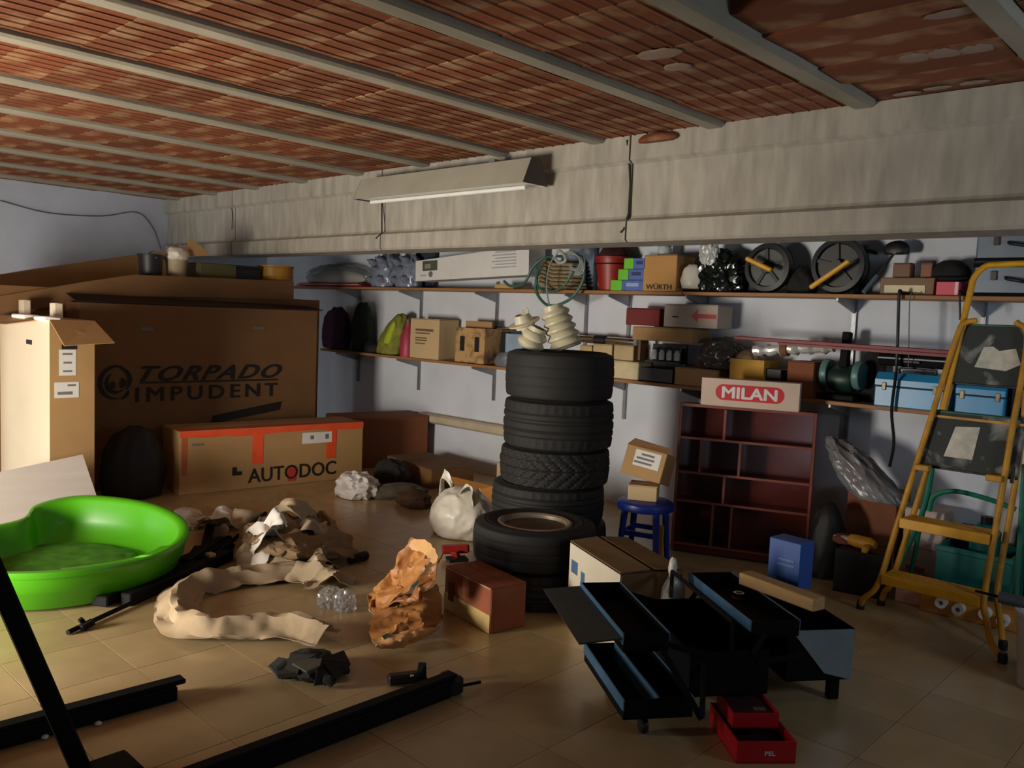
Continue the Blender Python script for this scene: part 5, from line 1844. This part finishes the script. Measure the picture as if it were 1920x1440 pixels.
w3 = lambda a: rel(t, a)
a0, a1, a2 = w3([P(505, 985, .02), P(530, 905, .42), P(600, 985, .03)])
arch('hoop', t, a0, a1, a2, .22, CLOTH, 1)
a0, a1, a2 = w3([P(560, 1000, .1), P(590, 950, .32), P(612, 1030, .03)])
arch('hoop', t, a0, a1, a2, .2, CLOTH, 4)
a0, a1, a2 = w3([P(395, 985, .02), P(440, 950, .28), P(500, 990, .05)])
arch('hoop', t, a0, a1, a2, .25, CLOTH, 7)
a0, a1, a2 = w3([P(390, 975, .02), P(412, 935, .26), P(450, 1000, .02)])
arch('hoop', t, a0, a1, a2, .14, RAG, 9)
base = P(490, 1030, 0)
t = floor_thing('white_rag', 'bright white rag with a dark hole on the heap of cloths', 'rag', base)
a0, a1, a2 = rel(t, [P(455, 1045, .02), P(490, 960, .34), P(532, 1020, .08)])
arch('fold', t, a0, a1, a2, .3, RAG, 12, .04)
a0, a1, a2 = rel(t, [P(490, 1010, .14), P(512, 935, .36), P(530, 985, .2)])
arch('fold', t, a0, a1, a2, .12, RAG, 15, .03)
a0, a1, a2 = rel(t, [P(450, 1062, .02), P(470, 1010, .16), P(520, 1052, .02)])
arch('fold', t, a0, a1, a2, .28, RAG, 17, .04)
base = P(352, 985, 0)
o = crumple('white_scrap', .12, .08, .06, RAG, seed=131, amp=.4, sub=4, smooth=25)
o.location = (base.x, base.y, 0)
tag(o, 'small white scrap beside the tip of the green sandbox', 'rag')
o = MB().tube(catmull([P(652, 1052, .012), P(668, 1046, .03), P(690, 1040, .02)], 5), [.012] + [.026] * 9 + [.008], 8).build('dark_glove', DARKC, smooth=60, origin=P(670, 1046, 0))
tag(o, 'dark slender glove on the tiles right of the brown tarpaulin', 'glove')

# dark frame of slim tools lying between sandbox and cloths
base = P(300, 1075, 0)
t = floor_thing('black_metal_frame', 'black folded metal frame lying beside the green sandbox', 'frame', base)
for (p, q, ww, hh) in (((185, 1128), (440, 1012), .09, .05), ((235, 1125), (430, 1040), .06, .06), ((345, 1062), (415, 1018), .05, .08), ((340, 1080), (372, 1030), .05, .05), ((380, 1050), (395, 985), .05, .05)):
    a, b = rel(t, [P(*p, .03), P(*q, .03)])
    MB().bar(a, b, ww, hh, bev=.006).build('bar', BLACKM, t, smooth=0)
a, b = P(372, 1066, .012), P(498, 962, .16)
o = MB().tube([a, b], .012, 8).build('thin_rod', BLACKM, smooth=60, origin=a)
tag(o, 'thin black rod slanting up from the black frame over the pale cloth heap', 'rod')
MB().box(rel(t, [P(395, 1040, .085)])[0], (.05, .04, .02), bev=.004).build('clasp', mat('tan clasp', '#a08a6a', .6), t, smooth=0)
base = P(125, 1187, 0)
t = floor_thing('barbed_rod', 'thin black rod with a hooked tip pointing left across the tiles', 'rod', base)
a, b, c = rel(t, [P(127, 1186, .012), P(330, 1092, .02), P(235, 1135, .02)])
MB().tube([a, b], .011, 8).build('shaft', BLACKM, t)
a2, b2 = rel(t, [P(160, 1172, .015), P(150, 1160, .05)])
MB().bar(a2, b2, .02, .02, bev=.003).build('hook', BLACKM, t, smooth=0)
a2, b2 = rel(t, [P(152, 1178, .015), P(175, 1165, .03)])
MB().bar(a2, b2, .03, .025, bev=.003).build('hook_base', BLACKM, t, smooth=0)

# black bars in the foreground
def barthing(label, p, q, w, h, extra=None):
    p, q = Vector(p), Vector(q)
    t = thing('black_bar', label, 'bar', (q.x, q.y, 0))
    O = Vector((q.x, q.y, 0))
    d = (q - p).normalized()
    s = d.cross(Vector((0, 0, 1)))
    MB().bar(p + Vector((0, 0, h * .45)) - O, q + Vector((0, 0, h * .45)) - O, w, h * .9, bev=.005).build('profile', BLACKM, t, smooth=0)
    MB().bar(p + Vector((0, 0, h)) - O + s * w * .1, q + d * .035 + Vector((0, 0, h)) - O + s * w * .1, w * .55, h * .3, bev=.004).build('upper_rail', BLACKM, t, smooth=0)
    return t, O, d


t, O, d = barthing('black metal rail lying in the lower left corner, cut short at its right end', (-2.985, .45, 0), (-2.93, 1.36, 0), .1, .06)
for k in range(5):
    q = Vector((-2.955 + .054, .6 + .16 * k, .004)) - O
    crumple('plaster_crumb', .012, .01, .006, FOAM, t, 200 + k, .3, 3, 2, loc=q + Vector((.02 * (k % 2), 0, 0)))
t, O, d = barthing('long black square bar in the centre foreground', (-2.30, .75, 0), (-2.285, 2.12, 0), .085, .07)
e = Vector((-2.285, 2.12, .035)) - O
MB().box(e + Vector((0, .03, .0)), (.1, .06, .07), bev=.012).build('end_block', BLACK, t, smooth=0)
MB().tube([e + Vector((.03, .03, -.005)), e + Vector((.05, .14, -.012))], .006, 6).build('pin', BLACKM, t)
base = P(775, 1272, 0)
t = floor_thing('black_clamp', 'small black clamp on the tiles beside the end of the long bar', 'clamp', base)
a, b, c = rel(t, [P(727, 1275, .025), P(785, 1268, .03), P(787, 1252, .06)])
MB().bar(a, b, .045, .04, bev=.008).build('body', BLACK, t, smooth=0)
MB().slab([b + Vector((0, -.02, -.02)), b + Vector((.02, .02, -.02)), c + Vector((.01, .02, .02)), c + Vector((-.01, 0, .02))], .012).build('jaw', BLACK, t, smooth=0)
a, b = rel(t, [P(790, 1268, .02), P(812, 1280, .015)])
MB().tube([a, b], .006, 6).build('pin', BLACKM, t)
MB().lathe([(0, 0), (.008, 0), (.008, .004), (0, .006)], 10, TR(*(rel(t, [P(772, 1268, .047)])[0]))).build('bolt', CHROME, t)
# the leaning post at the left edge
f0 = G(165, 1478, .0)
u0 = G(8, 1120, .62)
d = u0 - f0
t = thing('leaning_black_post', 'black post leaning across the lower left corner close to the camera', 'post', (f0.x, f0.y, 0))
MB().bar(Vector((0, 0, .01)) + d * .02, d * 2.4, .075, .05, bev=.006).build('profile', BLACKM, t, smooth=0)
sd = d.cross(Vector((0, 0, 1))).normalized()
MB().bar(d * .02 + sd * .04, d * 2.4 + sd * .04, .006, .04).build('edge_strip', mat('grey edge', '#8a8a90', .4), t, smooth=0)
MB().box((.02, .03, .03), (.14, .2, .06), bev=.01).build('foot', BLACKM, t, smooth=0)

# black crumpled cloth with a grey patch
base = P(585, 1262, 0)
t = floor_thing('black_glove', 'crumpled black work glove with a grey patch on the tiles', 'glove', base)
t.rotation_euler = (0, 0, 0)
crumple('palm', .095, .085, .05, DARKC, t, 141, .35, 3, 4, smooth=30)
for nm, L_ in (('wing', [(507, 1254, .02), (527, 1237, .05), (572, 1246, .06), (562, 1268, .03), (522, 1273, .015)]), ('hump', [(543, 1250, .04), (549, 1222, .10), (596, 1226, .11), (612, 1250, .06)]), ('flap', [(596, 1244, .07), (640, 1226, .05), (653, 1252, .02), (626, 1282, .01), (588, 1286, .012)])):
    q = rel(t, [P(*p) for p in L_])
    mm = MB()
    for i_ in range(1, len(q) - 1):
        mm.slab([q[0], q[i_ + 1], q[i_]], .02)
    mm.build(nm, DARKC, t, smooth=20)
a, b = rel(t, [P(520, 1262, .02), P(560, 1248, .03)])
MB().tube(catmull([a, (a + b) / 2 + Vector((0, 0, .012)), b], 4), [.03] * 9, 10).build('cuff', DARKC, t)
a, b, c, e = rel(t, [P(548, 1246, .085), P(605, 1230, .095), P(600, 1250, .09), P(575, 1262, .085)])
MB().slab([a, e, c, b], .006).build('patch', mat('grey patch', '#4c4c3e', .9), t, smooth=0)
for k, (q0, q1) in enumerate((((620, 1250), (648, 1240)), ((620, 1262), (652, 1258)), ((610, 1275), (625, 1285)))):
    a, b = rel(t, [P(*q0, .03), P(*q1, .015)])
    MB().tube([a, (a + b) / 2 + Vector((0, 0, .01)), b], [.022, .02, .014], 8).build('finger', DARKC, t)

# clear packaging
base = P(632, 1140, 0)
t = floor_thing('clear_packaging', 'small clear plastic wrapper left of the gold paper bag', 'plastic', base)
crumple('film', .06, .05, .05, CLEAR, t, 151, .45, 5, 4, smooth=15, loc=(-.05, 0, 0))
crumple('film', .045, .04, .055, CLEAR, t, 152, .45, 5, 4, smooth=15, loc=(.05, .01, 0))

# gold kraft paper, crumpled: sheet on the floor and two wings standing up, lit and shaded in colour
base = P(760, 1180, 0)
t = floor_thing('gold_paper_bag', 'crumpled gold brown paper sack standing open in the middle of the floor', 'bag', base)
BD = depth(P(745, 1160))


def R_(L_, k=1.0):
    """net points: height above the tiles when given a third value below 0.6, else the depth"""
    return rel(t, [(P(*p) if p[2] < .6 else CAM + ray(p[0], p[1]) * (BD * p[2])) for p in L_])


patch('base_sheet', [R_([(690, 1150, .02), (735, 1135, .06), (785, 1120, .10), (815, 1100, .13)]), R_([(690, 1172, .015), (740, 1160, .05), (790, 1150, .07), (826, 1160, .04)]), R_([(688, 1196, .02), (735, 1185, .04), (785, 1178, .05), (824, 1176, .025)]), R_([(695, 1208, .012), (735, 1203, .012), (780, 1195, .012), (815, 1184, .012)])], KRAFT, t, 32, 32, .04, 7, 1)
patch('hem', [R_([(696, 1204, .03), (735, 1192, .045), (780, 1184, .05), (822, 1178, .03)]), R_([(700, 1214, .045), (738, 1206, .05), (780, 1196, .05), (820, 1182, .03)]), R_([(705, 1222, .01), (740, 1222, .012), (775, 1208, .012), (812, 1190, .01)])], mat('lit kraft', '#c79a63', .55, var=.15), t, 16, 24, .018, 12, 2)  # light on the edge put into a paler copy of the kraft
patch('left_wing', [R_([(690, 1152, .02), (715, 1144, .99), (745, 1124, .98), (775, 1095, .98), (798, 1060, .985)]), R_([(684, 1142, 1.02), (708, 1125, 1.03), (735, 1100, 1.035), (762, 1068, 1.04), (784, 1035, 1.04)]), R_([(682, 1130, 1.03), (702, 1105, 1.05), (728, 1082, 1.05), (750, 1045, 1.05), (764, 1018, 1.05)])], KRAFT, t, 30, 44, .045, 7, 3)
patch('right_wing', [R_([(715, 1146, .985), (750, 1126, .98), (778, 1096, .98), (800, 1060, .985)]), R_([(745, 1142, .97), (775, 1120, .96), (800, 1090, .965), (815, 1058, .975)]), R_([(770, 1142, .97), (797, 1115, .955), (812, 1080, .96), (820, 1046, .975)])], mat('shaded kraft', '#8f5a2c', .5, var=.25, scale=8), t, 26, 36, .04, 7, 4)  # shade of the sack's inside put into a darker copy
patch('lip', [R_([(764, 1018, 1.05), (785, 1012, 1.03), (806, 1022, 1.0), (820, 1046, .975)]), R_([(770, 1034, 1.045), (786, 1036, 1.03), (800, 1046, 1.0), (812, 1064, .975)])], mat('lit kraft', '#c79a63', .55), t, 14, 22, .014, 12, 5)
MB().slab(R_([(772, 1098, .955), (786, 1085, .955), (784, 1095, .955), (774, 1106, .955)]), .003).build('print', mat('teal print', '#2a4a48', .6), t, smooth=0)
MB().slab(R_([(716, 1192, .062), (730, 1186, .066), (732, 1194, .06), (720, 1198, .056)]), .003).build('print', mat('teal print', '#2a4a48', .6), t, smooth=0)

# two tone box
bb = [P(872, 1168, 0), P(918, 1190, 0), P(968, 1165, 0)]
ang = radians(-8)
c0, c1, c2_ = P(832, 1140, 0), P(918, 1190, 0), P(970, 1165, 0)
ang = math.atan2(c1.y - c0.y, c1.x - c0.x)
wb = (c1 - c0).length
ub, vb = Vector((cos(ang), sin(ang), 0)), Vector((-sin(ang), cos(ang), 0))
db = .2
cc = c0 + ub * wb / 2 + vb * db / 2
t = thing('two_tone_carton', 'brown carton with a pale lower band beside the low tyre stack', 'box', (cc.x, cc.y, 0), ang)
MB().box((0, 0, .105), (wb, db, .21), bev=.005).build('body', mat('brown red card', '#8a4a2c', .75, var=.1), t, smooth=0)
MB().box((.0, -db / 2 - .001, .045), (wb - .006, .002, .085)).build('pale_band', mat('pale band', '#b79d62', .75, var=.08), t, smooth=0)
MB().box((.0, -db / 2 - .001, .208), (wb - .01, .002, .004)).build('lid_edge', CARDL, t, smooth=0)
MB().box((-wb * .34, -db / 2 - .0015, .1), (.05, .002, .09)).build('print', mat('dark red print', '#5d2016', .7), t, smooth=0)
for s in (-1, 1):
    MB().box((0, s * db * .25, .211), (wb - .004, db / 2 - .004, .003)).build('flap', mat('brown red card', '#8a4a2c', .75), t, smooth=0)
# red bits
base = P(852, 1046, 0)
t = floor_thing('red_toy_tool', 'dark red plastic clamp tool on the tiles left of the low tyre stack', 'tool', base)
a, b = rel(t, [P(828, 1030, .05), P(880, 1028, .06)])
MB().bar(a, b, .05, .05, bev=.01).build('body', mat('dull red', '#8e1c18', .45, var=.2), t, smooth=0)
a, b = rel(t, [P(852, 1034, .05), P(856, 1046, .012)])
MB().bar(a, b, .05, .03, (0, 1, 0), bev=.005).build('post', mat('dull red', '#8e1c18', .45), t, smooth=0)
a, b = rel(t, [P(838, 1049, .012), P(876, 1047, .012)])
MB().bar(a, b, .08, .02, bev=.005).build('foot_plate', BLACK, t, smooth=0)

# white plastic sack by the stack
base = P(856, 1010, 0)
t = floor_thing('white_plastic_sack', 'full white plastic sack standing left of the tyres', 'sack', base + Vector((-.06, .1, 0)))


def sackf(p):
    k = max(0, p.z)
    return Vector((p.x * (1 + .15 * k), p.y, p.z * (1.0 + (.45 if (p.x < -.03) else .1) * max(0, k)))) 


crumple('body', .215, .18, .19, BAGW, t, 161, .12, 3, 5, smooth=40)
a, b, c = Vector((-.17, -.04, .27)), Vector((-.10, -.03, .33)), Vector((-.20, -.03, .42))
arch('ear', t, Vector((-.2, -.02, .2)), Vector((-.2, -.02, .52)), Vector((-.06, -.02, .26)), .06, BAGW, 3, .02)
arch('ear', t, Vector((.02, -.02, .25)), Vector((.1, -.02, .42)), Vector((.17, -.02, .2)), .1, BAGW, 5, .03)
# crumpled paper and grey rags near the taped box
base = P(670, 930, 0)
t = floor_thing('crumpled_white_paper', 'crumpled white paper at the right end of the orange taped box', 'paper', base)
crumple('wad', .15, .12, .10, WHITE, t, 171, .5, 3.4, 4, smooth=25)
base = P(725, 928, 0)
o = crumple('grey_rag', .2, .09, .06, GREYC, seed=173, amp=.35, sub=4, smooth=30)
o.location = (base.x + .1, base.y + .02, 0)
o.rotation_euler = (0, 0, 1.2)
tag(o, 'dull grey rag lying in front of the crumpled white paper', 'rag')
base = P(765, 918, 0)
o = crumple('dark_rag_heap', .16, .11, .12, DARKC, seed=175, amp=.35, sub=4, smooth=30)
o.location = (base.x - .22, base.y + .0, 0)
tag(o, 'dark rag heap before the flat brown carton', 'rag')
o = crumple('brown_rag', .13, .1, .07, mat('brown rag', '#4b3522', .9, var=.2), seed=177, amp=.3, sub=4, smooth=30)
base = P(775, 948, 0)
o.location = (base.x, base.y, 0)
tag(o, 'small brown rag left of the white plastic sack', 'rag')

# carton with a white side
CH = .385
k0, k1, k2, k3 = [G(*p, CH) for p in ((1070, 1015), (1168, 1078), (1272, 1055), (1160, 1003))]
ang = math.atan2(k1.y - k0.y, k1.x - k0.x)
wb, db = (k1 - k0).length * .97, .30
ub, vb = Vector((cos(ang), sin(ang), 0)), Vector((-sin(ang), cos(ang), 0))
cc = k0 + ub * wb / 2 + vb * db / 2
cc.z = 0
t = thing('white_sided_carton', 'worn carton with a white long side behind the open toolbox', 'box', cc, ang)
MB().box((0, 0, CH / 2 - .003), (wb, db, CH - .006), bev=.005).build('body', CARDD, t, smooth=0)
MB().box((0, -db / 2 - .001, CH / 2), (wb - .004, .002, CH - .01)).build('white_side', mat('white card', '#d9d0ba', .7, var=.05), t, smooth=0, label='white long side panel')
MB().slab([(-wb / 2, -db / 2, CH), (wb / 2, -db / 2, CH), (wb / 2, -.01, CH + .006), (-wb / 2, -.01, CH + .012)], .005).build('flap', mat('dusty card', '#7c6238', .85, var=.12), t, smooth=0)
MB().slab([(-wb / 2, .01, CH + .012), (wb / 2, .01, CH + .006), (wb / 2, db / 2, CH), (-wb / 2, db / 2, CH)], .005).build('flap', mat('dusty card', '#7c6238', .85), t, smooth=0)
MB().box((-wb * .38, -db / 2 - .0025, CH * .72), (.07, .001, .06)).box((-wb * .2, -db / 2 - .0025, CH * .6), (.04, .001, .1)).build('print', mat('blue print', '#4a6a8c', .7), t, smooth=0)

# ------------------------------------------------------------------ open cantilever toolbox
TA = math.atan2(-.586, .81)
au, bu = Vector((cos(TA), sin(TA), 0)), Vector((-sin(TA), cos(TA), 0))
TC = Vector((-1.66, 2.86, 0))
t = thing('cantilever_toolbox', 'open blue cantilever toolbox with trays swung out to both sides', 'toolbox', TC, TA)


def L(p):
    """world point to the toolbox frame"""
    d = Vector(p) - TC
    return Vector((d.dot(au), d.dot(bu), d.z))


def tray(name, c, l, w, z0, z1, div=None, m=STEELB):
    sh = shell(l, w, z1 - z0, .005)
    sh.v = [p + Vector((c[0], c[1], z0)) for p in sh.v]
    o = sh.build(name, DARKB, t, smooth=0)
    # rolled rims: blue where lit, shade painted into the near-black ends
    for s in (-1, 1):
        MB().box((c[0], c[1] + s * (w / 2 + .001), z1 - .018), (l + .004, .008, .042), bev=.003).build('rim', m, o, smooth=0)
    MB().box((c[0] + l / 2 + .001, c[1], z1 - .02), (.004, w, .03), bev=.001).build('rim_end', DARKB, o, smooth=0)
    if div is not None:
        MB().box((c[0], c[1] + div, (z0 + z1) / 2 + .004), (l - .012, .012, z1 - z0), bev=.003).build('divider', m, o, smooth=0)
    return o


BODY0, BODY1 = .13, .29
sh = shell(.56, .30, BODY1 - BODY0, .006)
sh.v = [p + Vector((.03, .0, BODY0)) for p in sh.v]
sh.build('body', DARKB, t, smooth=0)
cLL = L((-1.69, 2.55, 0))
tray('lower_tray', (cLL.x - .045, cLL.y - .01), .50, .25, .085, .155, div=0.0)
cUL = L((-1.84, 2.60, 0))
tray('upper_tray', (cUL.x + .02, cUL.y), .56, .165, .30, .365)
cR = L((-1.60, 3.05, 0))
tray('upper_tray', (cR.x + .02, cR.y + .01), .58, .19, .315, .375)
cLR = L((-1.50, 3.29, 0))
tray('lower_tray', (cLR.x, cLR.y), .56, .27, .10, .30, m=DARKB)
MB().slab([(cLR.x + .285, cLR.y - .125, .30), (cLR.x + .285, cLR.y + .135, .30), (cLR.x + .285, cLR.y + .135, .10), (cLR.x + .285, cLR.y + .02, .13)], .004).build('end_plate', mat('pale grey steel', '#7f9097', .35, metal=.3, var=.2, scale=4), t, smooth=0, label='pale grey end plate cut along a shadow edge')  # lower left corner cut away where the shadow falls
la, lb_ = L(G(1047, 1108, .36)), L(G(1140, 1212, .36))
e0, e1 = (cUL.x - .26, cUL.y - .085, .352), (cUL.x + .30, cUL.y - .085, .352)
MB().slab([e0, e1, (e1[0] - .02, e1[1] - .15, .33), (e0[0] - .02, e0[1] - .15, .335)], .006).build('lid_wing', mat('dark lid', '#262c2e', .45), t, smooth=0)
# link arms at both ends
for sx_ in (-.25, .315):
    for (p, q) in (((cLL.x + sx_, cLL.y + .1, .13), (cUL.x + sx_, cUL.y + .05, .32)), ((0 + sx_, -.1, .25), (cLL.x + sx_, cLL.y + .1, .14)), ((sx_, -.08, .28), (cUL.x + sx_ + .02, cUL.y + .06, .34)), ((sx_, .08, .28), (cR.x + sx_ + .02, cR.y - .04, .34)), ((sx_, .1, .25), (cLR.x + sx_, cLR.y - .08, .22))):
        MB().bar(p, q, .022, .004, (1, 0, 0)).build('link_arm', DARKB, t, smooth=0)
for (cx_, cy_) in ((L(P(1205, 1368)).x, L(P(1205, 1368)).y), (cLL.x - .2, cLL.y - .05)):
    MB().lathe([(0, -.012), (.026, -.012), (.03, -.006), (.03, .006), (.026, .012), (0, .012)], 18, TR(cx_, cy_, .03) @ RX(90)).build('caster_wheel', BLACK, t)
    MB().box((cx_, cy_, .07), (.03, .04, .03), bev=.004).build('caster_fork', BLACKM, t, smooth=0)
for (cx_, cy_) in ((-.2, -.08), (.1, .12), (-.2, .1)):
    MB().box((cx_, cy_, BODY0 / 2), (.04, .04, BODY0), bev=.004).build('leg', BLACKM, t, smooth=0)
for (cx_, cy_) in ((cLR.x - .22, cLR.y + .1), (cLR.x + .22, cLR.y + .1)):
    MB().box((cx_, cy_, .05), (.04, .04, .1), bev=.004).build('leg', BLACKM, t, smooth=0)
MB().tube([(-.27, .0, .29), (-.27, 0, .40), (.31, 0, .40), (.31, 0, .29)], .009, 8).build('carry_bar', BLACKM, t)

# things on the toolbox
def w2(p, z):
    q = TC + au * p[0] + bu * p[1]
    return Vector((q.x, q.y, z))


pc = G(1462, 1118, .378)
t = thing('pine_plank', 'short pale pine plank lying across the right toolbox tray', 'plank', (pc.x, pc.y, .378), TA + radians(22))
MB().box((0, 0, .025), (.37, .07, .05), bev=.004).build('body', WOOD, t, smooth=0)
pc = G(1462, 1102, .31)
t = thing('blue_box', 'small royal blue box with faint lettering standing behind the pine plank', 'box', (pc.x, pc.y + .09, .303), TA + radians(30))
MB().box((0, 0, .105), (.155, .11, .21), bev=.003).build('body', BOOK, t, smooth=0)
for k in range(2):
    MB().box((.01, -.056, .125 - .022 * k), (.08, .001, .008)).build('print', mat('pale blue ink', '#6c90c8', .6), t, smooth=0)
pc = G(1252, 1146, .2)
pc = pc + au * .05
pc.z = BODY0 + .008
t = thing('clear_bag', 'knotted clear plastic bag standing in the toolbox body', 'bag', pc)
crumple('body', .05, .05, .15, CLEAR, t, 181, .2, 4, 4, smooth=30)
crumple('content', .042, .04, .13, BAGW, t, 183, .25, 4, 3)
crumple('knot', .016, .016, .04, BAGW, t, 185, .3, 4, 3, loc=(-.01, 0, .22), flat=False)
pc = G(1385, 1120, .33)
t = thing('steel_socket', 'shiny steel socket ring in the right toolbox tray', 'socket', (pc.x, pc.y, .3205))
MB().lathe([(.014, 0), (.022, 0), (.024, .01), (.022, .03), (.014, .03), (.012, .015)], 16, closed=True).build('body', CHROME, t)
MB().lathe([(.02, .004), (.026, .006), (.026, .012), (.02, .014)], 16, closed=True).build('flange', STEEL, t)
pc = G(1300, 1020, .0)

# two red trays
r0, r1, r2 = G(1320, 1325, .075), G(1387, 1391, .075), G(1490, 1391, .075)
ang = math.atan2(r2.y - r1.y, r2.x - r1.x)
wr, dr = (r2 - r1).length * 1.08, (r0 - r1).length * 1.12
vb = Vector((-sin(ang), cos(ang), 0))
cc = (r1 + r2) / 2 + vb * dr / 2
for k in range(2):
    z0 = 0 if k == 0 else .077
    sc_ = 1 if k == 0 else .74
    if k:
        q1, q2 = G(1372, 1342, .125), G(1464, 1338, .125)
        cc = (q1 + q2) / 2 + vb * dr * .3
    t = thing('red_parts_tray', ('lower open red plastic tray with a white printed mark in the front centre right', 'upper red tray resting on the back of the larger red tray')[k], 'tray', (cc.x, cc.y, z0), ang, group='red trays on the floor')
    ws, ds, hs = wr * (1 if k == 0 else .8), dr * (1 if k == 0 else .6), .075 if k == 0 else .052
    sh = shell(ws, ds, hs, .005)
    sh.build('body', RED, t, smooth=0)
    MB().box((0, 0, .03 if k == 0 else .04), (ws - .012, ds - .012, .004)).build('lining', mat('dark red lining', '#3a0d10', .7), t, smooth=0)
    if k == 0:
        lettering('PEL', .036, .015, WHITE, t, TR(.012, -ds / 2 - .0005, .035) @ FRONT, bold=.02)
    else:
        MB().box((.03, -ds * .2, .044), (.04, .02, .004)).build('label_chip', mat('grey chip', '#7b5a55', .6), t, smooth=0)
